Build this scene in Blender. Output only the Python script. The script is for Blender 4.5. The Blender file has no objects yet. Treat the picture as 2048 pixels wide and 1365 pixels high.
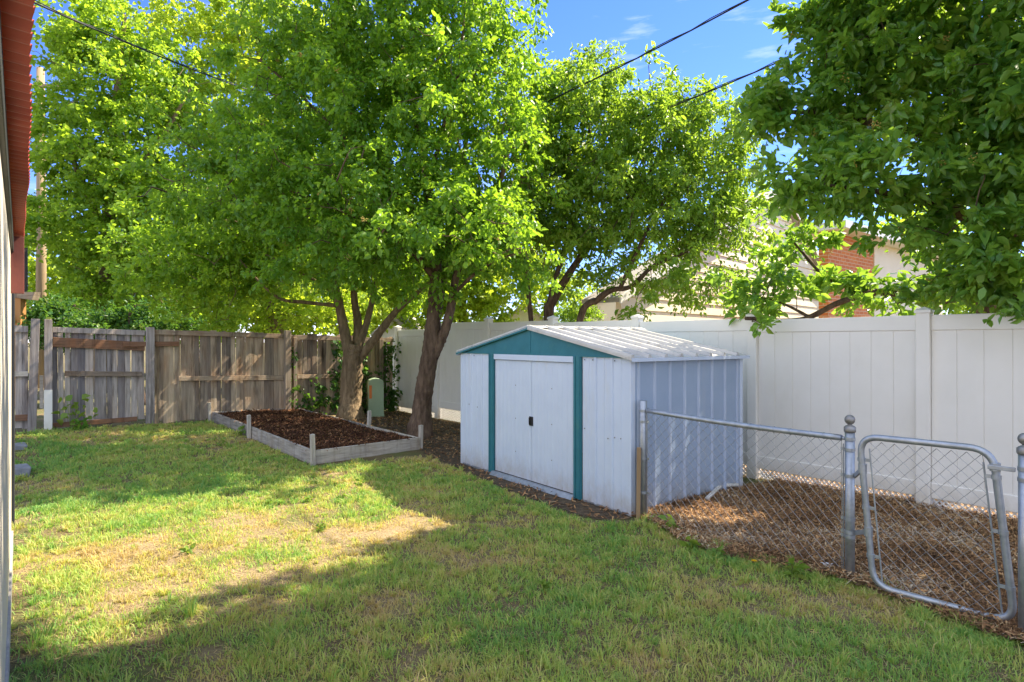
import bpy, math, random
import numpy as np
from mathutils import Vector, Matrix

# ------------------------------------------------------------------ camera, sky, sun, exposure
scene = bpy.context.scene
COL = scene.collection
CAM_H = 1.65
F = 1200.0                                   # focal length in pixels of the 2048 px wide photograph
cam_d = bpy.data.cameras.new('camera')
cam_d.sensor_width = 36.0
cam_d.lens = 36.0 * F / 2048.0
cam_d.clip_start = 0.05
cam_d.clip_end = 2000.0
cam = bpy.data.objects.new('camera', cam_d)
cam.location = (0, 0, CAM_H)
cam.rotation_euler = (math.radians(90), 0, 0)
COL.objects.link(cam)
scene.camera = cam

SUN = Vector((0.78, 0.424, 1.0))             # towards the sun
SUN_EL = math.atan2(1.0, math.hypot(0.78, 0.424))
SUN_AZ = math.atan2(0.78, 0.424)             # clockwise from +Y
sun_d = bpy.data.lights.new('sun', 'SUN')
sun_d.energy = 3.05
sun_d.angle = math.radians(0.5)
sun_d.color = (1.0, 0.88, 0.68)
sun = bpy.data.objects.new('sun', sun_d)
sun.rotation_euler = SUN.to_track_quat('Z', 'Y').to_euler()
COL.objects.link(sun)

world = bpy.data.worlds.new('World')
scene.world = world
world.use_nodes = True
wn, wl = world.node_tree.nodes, world.node_tree.links
bg = wn['Background']
sky = wn.new('ShaderNodeTexSky')
sky.sky_type = 'NISHITA'
sky.sun_disc = False
sky.sun_elevation = SUN_EL
sky.sun_rotation = SUN_AZ
sky.altitude = 1300
sky.dust_density = 0.25
sky.ozone_density = 1.6
sat = wn.new('ShaderNodeHueSaturation')
sat.inputs['Saturation'].default_value = 1.14
sat.inputs['Value'].default_value = 1.0
tn = wn.new('ShaderNodeMixRGB')
tn.blend_type = 'MULTIPLY'
tn.inputs[0].default_value = 1.0
tn.inputs[2].default_value = (0.56, 0.56, 0.78, 1)
wl.new(sky.outputs[0], tn.inputs[1])
wl.new(tn.outputs[0], sat.inputs['Color'])
tc = wn.new('ShaderNodeTexCoord')
mp = wn.new('ShaderNodeMapping')
mp.inputs['Rotation'].default_value = (0.0, 0.12, 0.0)
mp.inputs['Scale'].default_value = (5.0, 5.0, 26.0)
wl.new(tc.outputs['Generated'], mp.inputs[0])
nz = wn.new('ShaderNodeTexNoise')
nz.inputs['Scale'].default_value = 1.6
nz.inputs['Detail'].default_value = 6
nz.inputs['Roughness'].default_value = 0.55
wl.new(mp.outputs[0], nz.inputs['Vector'])
cr = wn.new('ShaderNodeValToRGB')
cr.color_ramp.elements[0].position = 0.58
cr.color_ramp.elements[0].color = (0, 0, 0, 1)
cr.color_ramp.elements[1].position = 0.85
cr.color_ramp.elements[1].color = (0.55, 0.55, 0.55, 1)
wl.new(nz.outputs[0], cr.inputs[0])
mx = wn.new('ShaderNodeMixRGB')
mx.inputs[2].default_value = (3.2, 3.4, 4.2, 1)
wl.new(cr.outputs[0], mx.inputs[0])
wl.new(sat.outputs[0], mx.inputs[1])
# bright cloud bank added to the unseen sky behind the camera as fill light
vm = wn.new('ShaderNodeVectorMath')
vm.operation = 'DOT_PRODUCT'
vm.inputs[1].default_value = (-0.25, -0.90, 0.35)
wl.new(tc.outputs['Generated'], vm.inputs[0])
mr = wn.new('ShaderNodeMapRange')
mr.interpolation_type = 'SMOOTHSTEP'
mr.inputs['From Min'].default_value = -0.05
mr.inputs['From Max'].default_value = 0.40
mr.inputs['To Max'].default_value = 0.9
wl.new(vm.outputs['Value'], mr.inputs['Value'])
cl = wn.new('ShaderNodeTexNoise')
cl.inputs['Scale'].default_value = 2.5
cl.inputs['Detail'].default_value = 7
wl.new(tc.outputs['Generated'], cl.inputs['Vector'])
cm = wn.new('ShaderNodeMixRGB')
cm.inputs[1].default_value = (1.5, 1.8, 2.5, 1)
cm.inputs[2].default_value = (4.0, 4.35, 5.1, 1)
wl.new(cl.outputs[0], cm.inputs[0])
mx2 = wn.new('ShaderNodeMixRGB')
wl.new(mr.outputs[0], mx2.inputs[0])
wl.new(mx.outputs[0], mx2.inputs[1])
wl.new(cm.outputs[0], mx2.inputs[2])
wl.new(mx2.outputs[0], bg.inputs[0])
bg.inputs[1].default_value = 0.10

scene.view_settings.view_transform = 'Standard'
scene.view_settings.look = 'None'
scene.view_settings.gamma = 1.0
scene.view_settings.exposure = 2.2
scene.cycles.max_bounces = 10
scene.cycles.diffuse_bounces = 6
scene.cycles.transmission_bounces = 8
scene.cycles.transparent_max_bounces = 8
scene.cycles.use_denoising = True

# ------------------------------------------------------------------ helpers
rnd = random.Random(7)
U = np.array([-0.634, 0.773])                # along the white fence, away from us
N = np.array([0.773, 0.634])                 # along the wooden fence, to the right
UP = Vector((0, 0, 1))


def at(px, py, d):
    return Vector(((px - 1024.0) / F * d, d, CAM_H - (py - 682.5) / F * d))


def gpt(px, py):
    d = CAM_H * F / (py - 682.5)
    return np.array([(px - 1024.0) / F * d, d])


CORNER = np.array([-2.67, 14.14])            # where the white and the wooden fence meet
UC = float(U @ CORNER)
NC = float(N @ CORNER)


def sstep(x):
    x = np.clip(x, 0, 1)
    return x * x * (3 - 2 * x)


def gz(x, y):
    """height of the yard's ground (it rises a little towards the far left)"""
    u = U[0] * x + U[1] * y
    n = N[0] * x + N[1] * y
    s = np.clip(NC - n, 0, 9)
    return 0.0254 * s * sstep(1 - (UC - u) / 5.0)


def tag(o, label=None, cat=None, group=None, kind=None):
    if label: o['label'] = label
    if cat: o['category'] = cat
    if group: o['group'] = group
    if kind: o['kind'] = kind
    return o


def thing(name, label, cat, loc, group=None):
    o = bpy.data.objects.new(name, None)
    o.empty_display_size = 0.1
    o.location = loc
    COL.objects.link(o)
    return tag(o, label, cat, group)


def wloc(o):
    v = Vector((0, 0, 0))
    while o is not None:
        v += Vector(o.location)
        o = o.parent
    return v


def finish(name, me, m, parent, smooth, bevel):
    if m is not None: me.materials.append(m)
    if smooth:
        me.polygons.foreach_set('use_smooth', [True] * len(me.polygons))
    me.update()
    o = bpy.data.objects.new(name, me)
    COL.objects.link(o)
    if parent is not None: o.parent = parent
    if bevel:
        b = o.modifiers.new('bevel', 'BEVEL')
        b.width = bevel
        b.segments = 2
        b.limit_method = 'ANGLE'
        b.angle_limit = math.radians(40)
    return o


class MB:
    def __init__(s):
        s.v, s.f, s.t = [], [], []           # vertices, faces, per-vertex tint
        s.cur = 0.5

    def add(s, vs, fs):
        b = len(s.v)
        s.v += [tuple(p) for p in vs]
        s.t += [s.cur] * len(vs)
        s.f += [tuple(i + b for i in f) for f in fs]
        return s

    def box(s, o, ax, ay, az):
        """box from corner o spanned by three vectors"""
        o, ax, ay, az = Vector(o), Vector(ax), Vector(ay), Vector(az)
        vs = [o, o + ax, o + ax + ay, o + ay, o + az, o + ax + az, o + ax + ay + az, o + ay + az]
        fs = [(0, 3, 2, 1), (4, 5, 6, 7), (0, 1, 5, 4), (1, 2, 6, 5), (2, 3, 7, 6), (3, 0, 4, 7)]
        if ax.cross(ay).dot(az) < 0: fs = [f[::-1] for f in fs]
        return s.add(vs, fs)

    def bar(s, a, b, w, h, up=UP):
        """rectangular bar a->b, w sideways, h along up, centred"""
        a, b = Vector(a), Vector(b)
        d = (b - a)
        side = d.cross(Vector(up)).normalized()
        upv = side.cross(d).normalized()
        return s.box(a - side * w / 2 - upv * h / 2, d, side * w, upv * h)

    def tube(s, pts, rad, n=8, cap=True):
        pts = [Vector(p) for p in pts]
        if not hasattr(rad, '__len__'): rad = [rad] * len(pts)
        vs, fs = [], []
        t0 = (pts[1] - pts[0]).normalized()
        ref = Vector((1, 0, 0)) if abs(t0.x) < 0.8 else Vector((0, 1, 0))
        x = (ref - t0 * ref.dot(t0)).normalized()
        for i, p in enumerate(pts):
            if i == 0: t = t0
            elif i == len(pts) - 1: t = (pts[i] - pts[i - 1]).normalized()
            else:
                t = (pts[i + 1] - pts[i - 1])
                t = t.normalized() if t.length > 1e-9 else t0
            x = (x - t * x.dot(t))
            x = x.normalized() if x.length > 1e-6 else t.orthogonal().normalized()
            y = t.cross(x)
            for k in range(n):
                a = 2 * math.pi * k / n
                vs.append(p + (x * math.cos(a) + y * math.sin(a)) * rad[i])
        for i in range(len(pts) - 1):
            for k in range(n):
                k2 = (k + 1) % n
                fs.append((i * n + k, i * n + k2, (i + 1) * n + k2, (i + 1) * n + k))
        if cap:
            fs.append(tuple(range(n))[::-1])
            fs.append(tuple((len(pts) - 1) * n + k for k in range(n)))
        return s.add(vs, fs)

    def lathe(s, c, prof, n=16):
        c = Vector(c)
        vs, fs = [], []
        for r, z in prof:
            for k in range(n):
                a = 2 * math.pi * k / n
                vs.append(c + Vector((r * math.cos(a), r * math.sin(a), z)))
        m = len(prof)
        for i in range(m - 1):
            for k in range(n):
                k2 = (k + 1) % n
                fs.append((i * n + k, i * n + k2, (i + 1) * n + k2, (i + 1) * n + k))
        fs.append(tuple(range(n))[::-1])
        fs.append(tuple((m - 1) * n + k for k in range(n)))
        return s.add(vs, fs)

    def prism(s, poly, ext):
        """polygon of 3-D points pushed along ext"""
        poly = [Vector(p) for p in poly]
        ext = Vector(ext)
        n = len(poly)
        vs = poly + [p + ext for p in poly]
        fs = [tuple(range(n))[::-1], tuple(range(n, 2 * n))]
        for i in range(n):
            j = (i + 1) % n
            fs.append((i, j, n + j, n + i))
        return s.add(vs, fs)

    def build(s, name, m, parent=None, smooth=False, bevel=0.0, label=None):
        off = wloc(parent) if parent is not None else Vector((0, 0, 0))
        me = bpy.data.meshes.new(name)
        me.from_pydata([(x - off.x, y - off.y, z - off.z) for x, y, z in s.v], [], s.f)
        a = me.attributes.new('tint', 'FLOAT', 'POINT')
        a.data.foreach_set('value', s.t)
        o = finish(name, me, m, parent, smooth, bevel)
        if smooth == 'auto': pass
        if label: o['label'] = label
        return o


def np_mesh(name, V, Fq, m, parent=None, tint=None, smooth=False):
    """large mesh from arrays; Fq an (n, k) array of faces with k corners"""
    off = wloc(parent) if parent is not None else Vector((0, 0, 0))
    V = np.asarray(V, dtype=np.float64) - np.array(off)
    me = bpy.data.meshes.new(name)
    n, k = Fq.shape
    me.vertices.add(len(V))
    me.vertices.foreach_set('co', V.astype(np.float32).ravel())
    me.loops.add(n * k)
    me.loops.foreach_set('vertex_index', Fq.astype(np.int32).ravel())
    me.polygons.add(n)
    me.polygons.foreach_set('loop_start', (np.arange(n) * k).astype(np.int32))
    me.polygons.foreach_set('loop_total', np.full(n, k, dtype=np.int32))
    if tint is not None:
        a = me.attributes.new('tint', 'FLOAT', 'POINT')
        a.data.foreach_set('value', np.asarray(tint, dtype=np.float32))
    me.update(calc_edges=True)
    me.validate()
    return finish(name, me, m, parent, smooth, 0)


# ------------------------------------------------------------------ materials
def newmat(name):
    m = bpy.data.materials.new(name)
    m.use_nodes = True
    nt = m.node_tree
    return m, nt.nodes, nt.links, nt.nodes['Principled BSDF'], nt.nodes['Material Output']


def ramp(nd, lk, src, stops):
    r = nd.new('ShaderNodeValToRGB')
    e = r.color_ramp.elements
    while len(e) < len(stops): e.new(0.5)
    for i, (p, c) in enumerate(stops):
        e[i].position = p
        e[i].color = (*c, 1)
    lk.new(src, r.inputs[0])
    return r.outputs[0]


def noise(nd, lk, scale, stretch=(1, 1, 1), detail=5, rough=0.6):
    t = nd.new('ShaderNodeTexCoord')
    mp = nd.new('ShaderNodeMapping')
    mp.inputs['Scale'].default_value = stretch
    lk.new(t.outputs['Object'], mp.inputs[0])
    n = nd.new('ShaderNodeTexNoise')
    n.inputs['Scale'].default_value = scale
    n.inputs['Detail'].default_value = detail
    n.inputs['Roughness'].default_value = rough
    lk.new(mp.outputs[0], n.inputs['Vector'])
    return n.outputs[0]


def mixc(nd, lk, f, a, b, mode='MIX'):
    x = nd.new('ShaderNodeMixRGB')
    x.blend_type = mode
    for i, s in ((0, f), (1, a), (2, b)):
        if isinstance(s, (int, float)): x.inputs[i].default_value = s
        elif isinstance(s, tuple): x.inputs[i].default_value = (*s, 1)
        else: lk.new(s, x.inputs[i])
    return x.outputs[0]


def bump(nd, lk, b, src, strength, dist=0.01):
    k = nd.new('ShaderNodeBump')
    k.inputs['Strength'].default_value = strength
    k.inputs['Distance'].default_value = dist
    lk.new(src, k.inputs['Height'])
    lk.new(k.outputs[0], b.inputs['Normal'])


def surf(name, c1, c2, scale=6, stretch=(1, 1, 1), rough=0.6, metal=0.0, bmp=0.2, bd=0.004, spec=0.4,
         dirt=None, dscale=2.0, dlo=0.5, dhi=0.75, dstretch=(1, 1, 1), tint=0.0, fine=None, splash=None):
    m, nd, lk, b, _ = newmat(name)
    n = noise(nd, lk, scale, stretch)
    c = ramp(nd, lk, n, [(0.3, c1), (0.7, c2)])
    if dirt:
        d = noise(nd, lk, dscale, dstretch, 6, 0.65)
        mk = ramp(nd, lk, d, [(dlo, (0, 0, 0)), (dhi, (1, 1, 1))])
        c = mixc(nd, lk, mk, c, dirt)
    if splash:
        t2 = nd.new('ShaderNodeTexCoord')
        sx_ = nd.new('ShaderNodeSeparateXYZ')
        lk.new(t2.outputs['Object'], sx_.inputs[0])
        zr = nd.new('ShaderNodeMapRange')
        zr.inputs['From Min'].default_value = 0.02
        zr.inputs['From Max'].default_value = 0.50
        zr.inputs['To Min'].default_value = 1.0
        zr.inputs['To Max'].default_value = 0.0
        lk.new(sx_.outputs['Z'], zr.inputs['Value'])
        sn = noise(nd, lk, 9, (1, 1, 0.6), 8, 0.75)
        sm_ = nd.new('ShaderNodeMath')
        sm_.operation = 'MULTIPLY'
        lk.new(zr.outputs[0], sm_.inputs[0])
        lk.new(sn, sm_.inputs[1])
        c = mixc(nd, lk, ramp(nd, lk, sm_.outputs[0], [(0.22, (0, 0, 0)), (0.62, (0.75,) * 3)]), c, splash)
    if tint:
        a = nd.new('ShaderNodeAttribute')
        a.attribute_name = 'tint'
        g = ramp(nd, lk, a.outputs['Fac'], [(0, (1 - tint,) * 3), (1, (1 + tint * 0.7,) * 3)])
        c = mixc(nd, lk, 1.0, c, g, 'MULTIPLY')
    lk.new(c, b.inputs['Base Color'])
    b.inputs['Roughness'].default_value = rough
    b.inputs['Metallic'].default_value = metal
    b.inputs['Specular IOR Level'].default_value = spec
    if bmp:
        n2 = noise(nd, lk, fine or scale * 4, stretch, 4)
        bump(nd, lk, b, n2, bmp, bd)
    return m


def leafmat(name, dark, light, trans, tfac=0.4, rough=0.45, spec=0.35):
    m, nd, lk, b, out = newmat(name)
    a = nd.new('ShaderNodeAttribute')
    a.attribute_name = 'tint'
    c = ramp(nd, lk, a.outputs['Fac'], [(0.0, dark), (0.8, light), (0.97, tuple(0.5 * x + 0.5 * y for x, y in zip(light, (0.22, 0.17, 0.03))))])
    t = ramp(nd, lk, a.outputs['Fac'], [(0.0, tuple(0.7 * x for x in trans)), (1.0, trans)])
    lk.new(c, b.inputs['Base Color'])
    b.inputs['Roughness'].default_value = rough
    b.inputs['Specular IOR Level'].default_value = spec
    tr = nd.new('ShaderNodeBsdfTranslucent')
    lk.new(t, tr.inputs['Color'])
    mxs = nd.new('ShaderNodeMixShader')
    mxs.inputs[0].default_value = tfac
    lk.new(b.outputs[0], mxs.inputs[1])
    lk.new(tr.outputs[0], mxs.inputs[2])
    lk.new(mxs.outputs[0], out.inputs[0])
    return m


M = {}
M['bark_red'] = surf('reddish bark', (0.065, 0.042, 0.03), (0.22, 0.15, 0.105), 16, (1, 1, 0.22), 0.9, 0, 1.0, 0.03, 0.15, fine=26)
M['bark_tan'] = surf('tan bark', (0.12, 0.085, 0.05), (0.34, 0.25, 0.155), 18, (1, 1, 0.2), 0.9, 0, 1.0, 0.025, 0.15, fine=30)
M['bark_dark'] = surf('dark bark', (0.05, 0.033, 0.024), (0.17, 0.115, 0.08), 18, (1, 1, 0.3), 0.9, 0, 0.9, 0.02, 0.15)
M['leaf_pear'] = leafmat('pear leaf', (0.082, 0.209, 0.026), (0.186, 0.340, 0.045), (0.489, 0.782, 0.039), 0.5, 0.38)
M['leaf_left'] = leafmat('fine maple leaf', (0.109, 0.252, 0.026), (0.218, 0.366, 0.045), (0.546, 0.804, 0.045), 0.52, 0.5)
M['leaf_apple'] = leafmat('narrow leaf', (0.087, 0.202, 0.030), (0.207, 0.340, 0.053), (0.517, 0.760, 0.052), 0.5, 0.42)
M['leaf_big'] = leafmat('broad glossy leaf', (0.09, 0.24, 0.05), (0.21, 0.37, 0.06), (0.48, 0.76, 0.06), 0.45, 0.3, 0.5)
M['leaf_maple'] = leafmat('maple leaf', (0.131, 0.277, 0.030), (0.273, 0.416, 0.053), (0.602, 0.848, 0.052), 0.54, 0.5)
M['leaf_gold'] = leafmat('yellow green leaf', (0.186, 0.315, 0.030), (0.349, 0.467, 0.053), (0.715, 0.890, 0.057), 0.55, 0.5)
M['leaf_ivy'] = leafmat('ivy leaf', (0.033, 0.108, 0.022), (0.087, 0.189, 0.038), (0.218, 0.429, 0.038), 0.35, 0.4)
M['leaf_hedge'] = leafmat('hedge leaf', (0.066, 0.189, 0.026), (0.142, 0.303, 0.045), (0.320, 0.565, 0.045), 0.42, 0.5)
M['berry'] = surf('tiny ochre buds', (0.42, 0.28, 0.06), (0.55, 0.38, 0.10), 30, rough=0.7)

# weathered fence boards: vertical grain, grey with brown and dark runs
def woodmat(name, grey, tan, dark, stretch=(1, 1, 0.06), warm=0.5):
    m, nd, lk, b, _ = newmat(name)
    g = noise(nd, lk, 30, stretch, 6, 0.65)
    c = ramp(nd, lk, g, [(0.25, tuple(x * 0.5 for x in grey)), (0.5, grey), (0.75, tuple(min(1, x * 1.45) for x in grey))])
    w = noise(nd, lk, 3.0, (1.6, 1.6, 0.55), 4)
    c = mixc(nd, lk, ramp(nd, lk, w, [(0.45, (0, 0, 0)), (0.72, (warm,) * 3)]), c, tan)
    d = noise(nd, lk, 6.0, (1.5, 1.5, 0.22), 5)
    c = mixc(nd, lk, ramp(nd, lk, d, [(0.52, (0, 0, 0)), (0.74, (0.85,) * 3)]), c, dark)
    a = nd.new('ShaderNodeAttribute')
    a.attribute_name = 'tint'
    c = mixc(nd, lk, 1.0, c, ramp(nd, lk, a.outputs['Fac'], [(0, (0.5, 0.5, 0.54)), (1, (1.35, 1.3, 1.2))]), 'MULTIPLY')
    lk.new(c, b.inputs['Base Color'])
    b.inputs['Roughness'].default_value = 0.85
    b.inputs['Specular IOR Level'].default_value = 0.15
    bump(nd, lk, b, g, 0.6, 0.008)
    return m


M['board'] = woodmat('weathered fence board', (0.41, 0.335, 0.255), (0.38, 0.20, 0.095), (0.045, 0.026, 0.015))
M['board_grey'] = woodmat('blue grey weathered board', (0.36, 0.33, 0.32), (0.32, 0.19, 0.11), (0.06, 0.045, 0.038), warm=0.3)
M['rail_wood'] = woodmat('weathered rail', (0.36, 0.29, 0.22), (0.34, 0.18, 0.09), (0.07, 0.045, 0.03), (0.08, 0.08, 1.0))
M['rail_red'] = woodmat('brown stained rail', (0.24, 0.14, 0.09), (0.34, 0.13, 0.05), (0.06, 0.035, 0.022), (0.08, 0.08, 1.0))
M['post_wood'] = woodmat('weathered upright timber', (0.36, 0.30, 0.24), (0.32, 0.18, 0.09), (0.07, 0.05, 0.035))
M['stake_wood'] = woodmat('pale upright stake', (0.42, 0.40, 0.37), (0.36, 0.30, 0.22), (0.2, 0.17, 0.14), warm=0.3)
M['bed_wood'] = woodmat('grey bed board', (0.46, 0.43, 0.39), (0.40, 0.32, 0.22), (0.22, 0.18, 0.15), (0.1, 0.1, 1.0), 0.4)
M['vinyl'] = surf('white vinyl', (0.80, 0.77, 0.71), (0.84, 0.81, 0.755), 3, rough=0.38, bmp=0.05, spec=0.45,
                  dirt=(0.70, 0.66, 0.58), dscale=1.6, dlo=0.55, dhi=0.9, dstretch=(1, 1, 0.5), splash=(0.50, 0.42, 0.31))
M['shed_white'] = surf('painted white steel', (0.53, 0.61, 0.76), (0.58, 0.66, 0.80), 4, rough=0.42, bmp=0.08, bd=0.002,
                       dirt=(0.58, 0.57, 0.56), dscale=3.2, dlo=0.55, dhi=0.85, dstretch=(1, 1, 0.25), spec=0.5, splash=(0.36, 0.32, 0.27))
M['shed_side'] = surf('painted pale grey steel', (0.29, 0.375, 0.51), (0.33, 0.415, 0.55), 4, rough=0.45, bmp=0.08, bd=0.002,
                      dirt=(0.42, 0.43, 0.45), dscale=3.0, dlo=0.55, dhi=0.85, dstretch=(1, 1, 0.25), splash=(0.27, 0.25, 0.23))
M['shed_rib_lit'] = surf('steel rib with painted edge light', (0.38, 0.455, 0.59), (0.43, 0.50, 0.63), 4, rough=0.45, bmp=0.05, bd=0.002)  # lighter than the side wall: light caught by rib edges, put into the colour
M['shed_green'] = surf('teal painted steel', (0.022, 0.145, 0.19), (0.032, 0.18, 0.23), 6, rough=0.45, bmp=0.05, bd=0.002,
                       dirt=(0.05, 0.19, 0.2), dscale=9, dlo=0.55, dhi=0.8)
M['shed_roof'] = surf('stained white roof steel', (0.47, 0.455, 0.43), (0.58, 0.565, 0.54), 5, rough=0.5, bmp=0.1, bd=0.002,
                      dirt=(0.20, 0.17, 0.14), dscale=7, dlo=0.6, dhi=0.8)
M['galv'] = surf('galvanised steel', (0.30, 0.33, 0.375), (0.46, 0.49, 0.54), 14, rough=0.45, metal=0.7, bmp=0.1, bd=0.002,
                 dirt=(0.30, 0.29, 0.28), dscale=9, dlo=0.6, dhi=0.8)
M['galv_dark'] = surf('weathered cast metal', (0.24, 0.23, 0.22), (0.36, 0.35, 0.34), 14, rough=0.5, metal=0.7, bmp=0.15)
M['wire'] = surf('galvanised wire', (0.20, 0.20, 0.205), (0.36, 0.355, 0.35), 20, rough=0.5, metal=0.5, bmp=0)
M['black'] = surf('black plastic', (0.012, 0.012, 0.014), (0.02, 0.02, 0.022), 9, rough=0.4, bmp=0)
M['screw'] = surf('dark screw head', (0.10, 0.09, 0.09), (0.16, 0.14, 0.13), 30, rough=0.5, metal=0.6, bmp=0)
M['boxgreen'] = surf('sage green enclosure', (0.30, 0.40, 0.26), (0.34, 0.45, 0.30), 6, rough=0.5, bmp=0.08)
M['sticker'] = surf('orange warning sticker', (0.62, 0.16, 0.03), (0.7, 0.22, 0.05), 25, rough=0.5, bmp=0)
M['red'] = surf('red corrugated sheet', (0.33, 0.05, 0.03), (0.44, 0.08, 0.045), 5, rough=0.42, bmp=0.1, dirt=(0.25, 0.045, 0.03), dscale=4, dlo=0.5, dhi=0.8)
M['redwood'] = surf('red brown painted board', (0.14, 0.04, 0.03), (0.19, 0.055, 0.04), 8, rough=0.55)
M['charcoal'] = surf('charcoal painted timber', (0.025, 0.027, 0.03), (0.045, 0.047, 0.05), 9, (1, 1, 0.2), rough=0.55)
M['cream'] = surf('cream stucco board', (0.56, 0.50, 0.40), (0.62, 0.56, 0.45), 10, (3, 3, 0.2), rough=0.75, bmp=0.25)
M['concrete'] = surf('concrete', (0.30, 0.28, 0.26), (0.42, 0.40, 0.37), 12, rough=0.9, bmp=0.5, bd=0.006)
M['block'] = surf('grey stone block', (0.15, 0.155, 0.17), (0.26, 0.265, 0.28), 10, rough=0.9, bmp=0.6, bd=0.01)
M['siding'] = surf('cream siding', (0.78, 0.67, 0.47), (0.83, 0.72, 0.52), 3, rough=0.6, bmp=0.05)
M['trim'] = surf('white painted trim', (0.74, 0.72, 0.69), (0.80, 0.78, 0.75), 4, rough=0.55, bmp=0.05)
M['shingle'] = surf('pale shingle roof', (0.34, 0.31, 0.28), (0.46, 0.42, 0.38), 20, (1, 1, 1), rough=0.9, bmp=0.4)
M['pole'] = surf('tan utility pole wood', (0.30, 0.21, 0.12), (0.46, 0.34, 0.21), 14, (1, 1, 0.06), rough=0.85, bmp=0.5)
M['pole_shaded'] = surf('shaded utility pole wood', (0.055, 0.045, 0.04), (0.10, 0.085, 0.08), 14, (1, 1, 0.06), rough=0.9, bmp=0.5)  # the shade on the second pole is put into its wood colour
M['cable'] = surf('black cable', (0.012, 0.013, 0.016), (0.02, 0.022, 0.026), 9, rough=0.6, bmp=0)
M['orange_post'] = surf('orange cedar post', (0.38, 0.17, 0.05), (0.48, 0.23, 0.08), 12, (1, 1, 0.1), rough=0.7)
M['pvc'] = surf('dirty white pipe', (0.55, 0.53, 0.50), (0.66, 0.64, 0.6), 10, rough=0.5, dirt=(0.35, 0.3, 0.24), dscale=14, dlo=0.55, dhi=0.8)
M['paper'] = surf('crumpled white paper', (0.7, 0.7, 0.72), (0.8, 0.8, 0.82), 12, rough=0.8)
M['yellow'] = surf('dandelion yellow', (0.75, 0.48, 0.01), (0.85, 0.6, 0.02), 40, rough=0.7, bmp=0)
M['rust'] = surf('rusty tan stake', (0.26, 0.17, 0.09), (0.36, 0.25, 0.14), 10, (1, 1, 0.15), rough=0.85)

# brick: procedural brick pattern on a real wall
def brickmat():
    m, nd, lk, b, _ = newmat('orange brick')
    t = nd.new('ShaderNodeTexCoord')
    br = nd.new('ShaderNodeTexBrick')
    br.inputs['Color1'].default_value = (0.64, 0.21, 0.055, 1)
    br.inputs['Color2'].default_value = (0.53, 0.15, 0.04, 1)
    br.inputs['Mortar'].default_value = (0.60, 0.42, 0.26, 1)
    br.inputs['Scale'].default_value = 1.0
    br.inputs['Brick Width'].default_value = 0.215
    br.inputs['Row Height'].default_value = 0.075
    br.inputs['Mortar Size'].default_value = 0.007
    lk.new(t.outputs['UV'], br.inputs['Vector'])
    lk.new(br.outputs[0], b.inputs['Base Color'])
    b.inputs['Roughness'].default_value = 0.85
    return m


M['brick'] = brickmat()


def groundmat():
    m, nd, lk, b, _ = newmat('lawn soil')
    n = noise(nd, lk, 1.3, (1, 1, 1), 7, 0.6)
    c = ramp(nd, lk, n, [(0.3, (0.07, 0.052, 0.028)), (0.5, (0.13, 0.10, 0.05)), (0.7, (0.21, 0.16, 0.085))])
    n2 = noise(nd, lk, 60, (1, 1, 1), 4)
    c = mixc(nd, lk, 0.5, c, ramp(nd, lk, n2, [(0.3, (0.06, 0.045, 0.025)), (0.7, (0.30, 0.23, 0.13))]))
    n3 = noise(nd, lk, 2.2, (1, 1, 1), 5)
    c = mixc(nd, lk, ramp(nd, lk, n3, [(0.45, (0, 0, 0)), (0.62, (0.6,) * 3)]), c, (0.09, 0.13, 0.035))
    at_ = nd.new('ShaderNodeAttribute')
    at_.attribute_name = 'tint'
    c = mixc(nd, lk, at_.outputs['Fac'], c, ramp(nd, lk, n2, [(0.3, (0.20, 0.145, 0.08)), (0.7, (0.42, 0.32, 0.19))]))
    lk.new(c, b.inputs['Base Color'])
    b.inputs['Roughness'].default_value = 0.95
    b.inputs['Specular IOR Level'].default_value = 0.1
    bump(nd, lk, b, n2, 0.8, 0.02)
    return m


M['ground'] = groundmat()
M['mulch'] = surf('brown mulch', (0.10, 0.06, 0.035), (0.26, 0.165, 0.095), 28, rough=0.95, bmp=1.0, bd=0.03, spec=0.1)
M['bed_mulch'] = surf('dark bark mulch', (0.04, 0.018, 0.010), (0.12, 0.055, 0.03), 34, rough=0.95, bmp=1.0, bd=0.03, spec=0.1)
M['soil_dark'] = surf('damp dark soil', (0.06, 0.048, 0.036), (0.16, 0.12, 0.08), 22, rough=0.95, bmp=0.9, bd=0.02, spec=0.1)


def tintmat(name, stops, rough=0.85, trans=None, tf=0.3):
    m, nd, lk, b, out = newmat(name)
    a = nd.new('ShaderNodeAttribute')
    a.attribute_name = 'tint'
    c = ramp(nd, lk, a.outputs['Fac'], stops)
    lk.new(c, b.inputs['Base Color'])
    b.inputs['Roughness'].default_value = rough
    b.inputs['Specular IOR Level'].default_value = 0.2
    if trans:
        tr = nd.new('ShaderNodeBsdfTranslucent')
        lk.new(mixc(nd, lk, 1.0, c, trans, 'MULTIPLY'), tr.inputs['Color'])
        s = nd.new('ShaderNodeMixShader')
        s.inputs[0].default_value = tf
        lk.new(b.outputs[0], s.inputs[1])
        lk.new(tr.outputs[0], s.inputs[2])
        lk.new(s.outputs[0], out.inputs[0])
    return m


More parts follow.
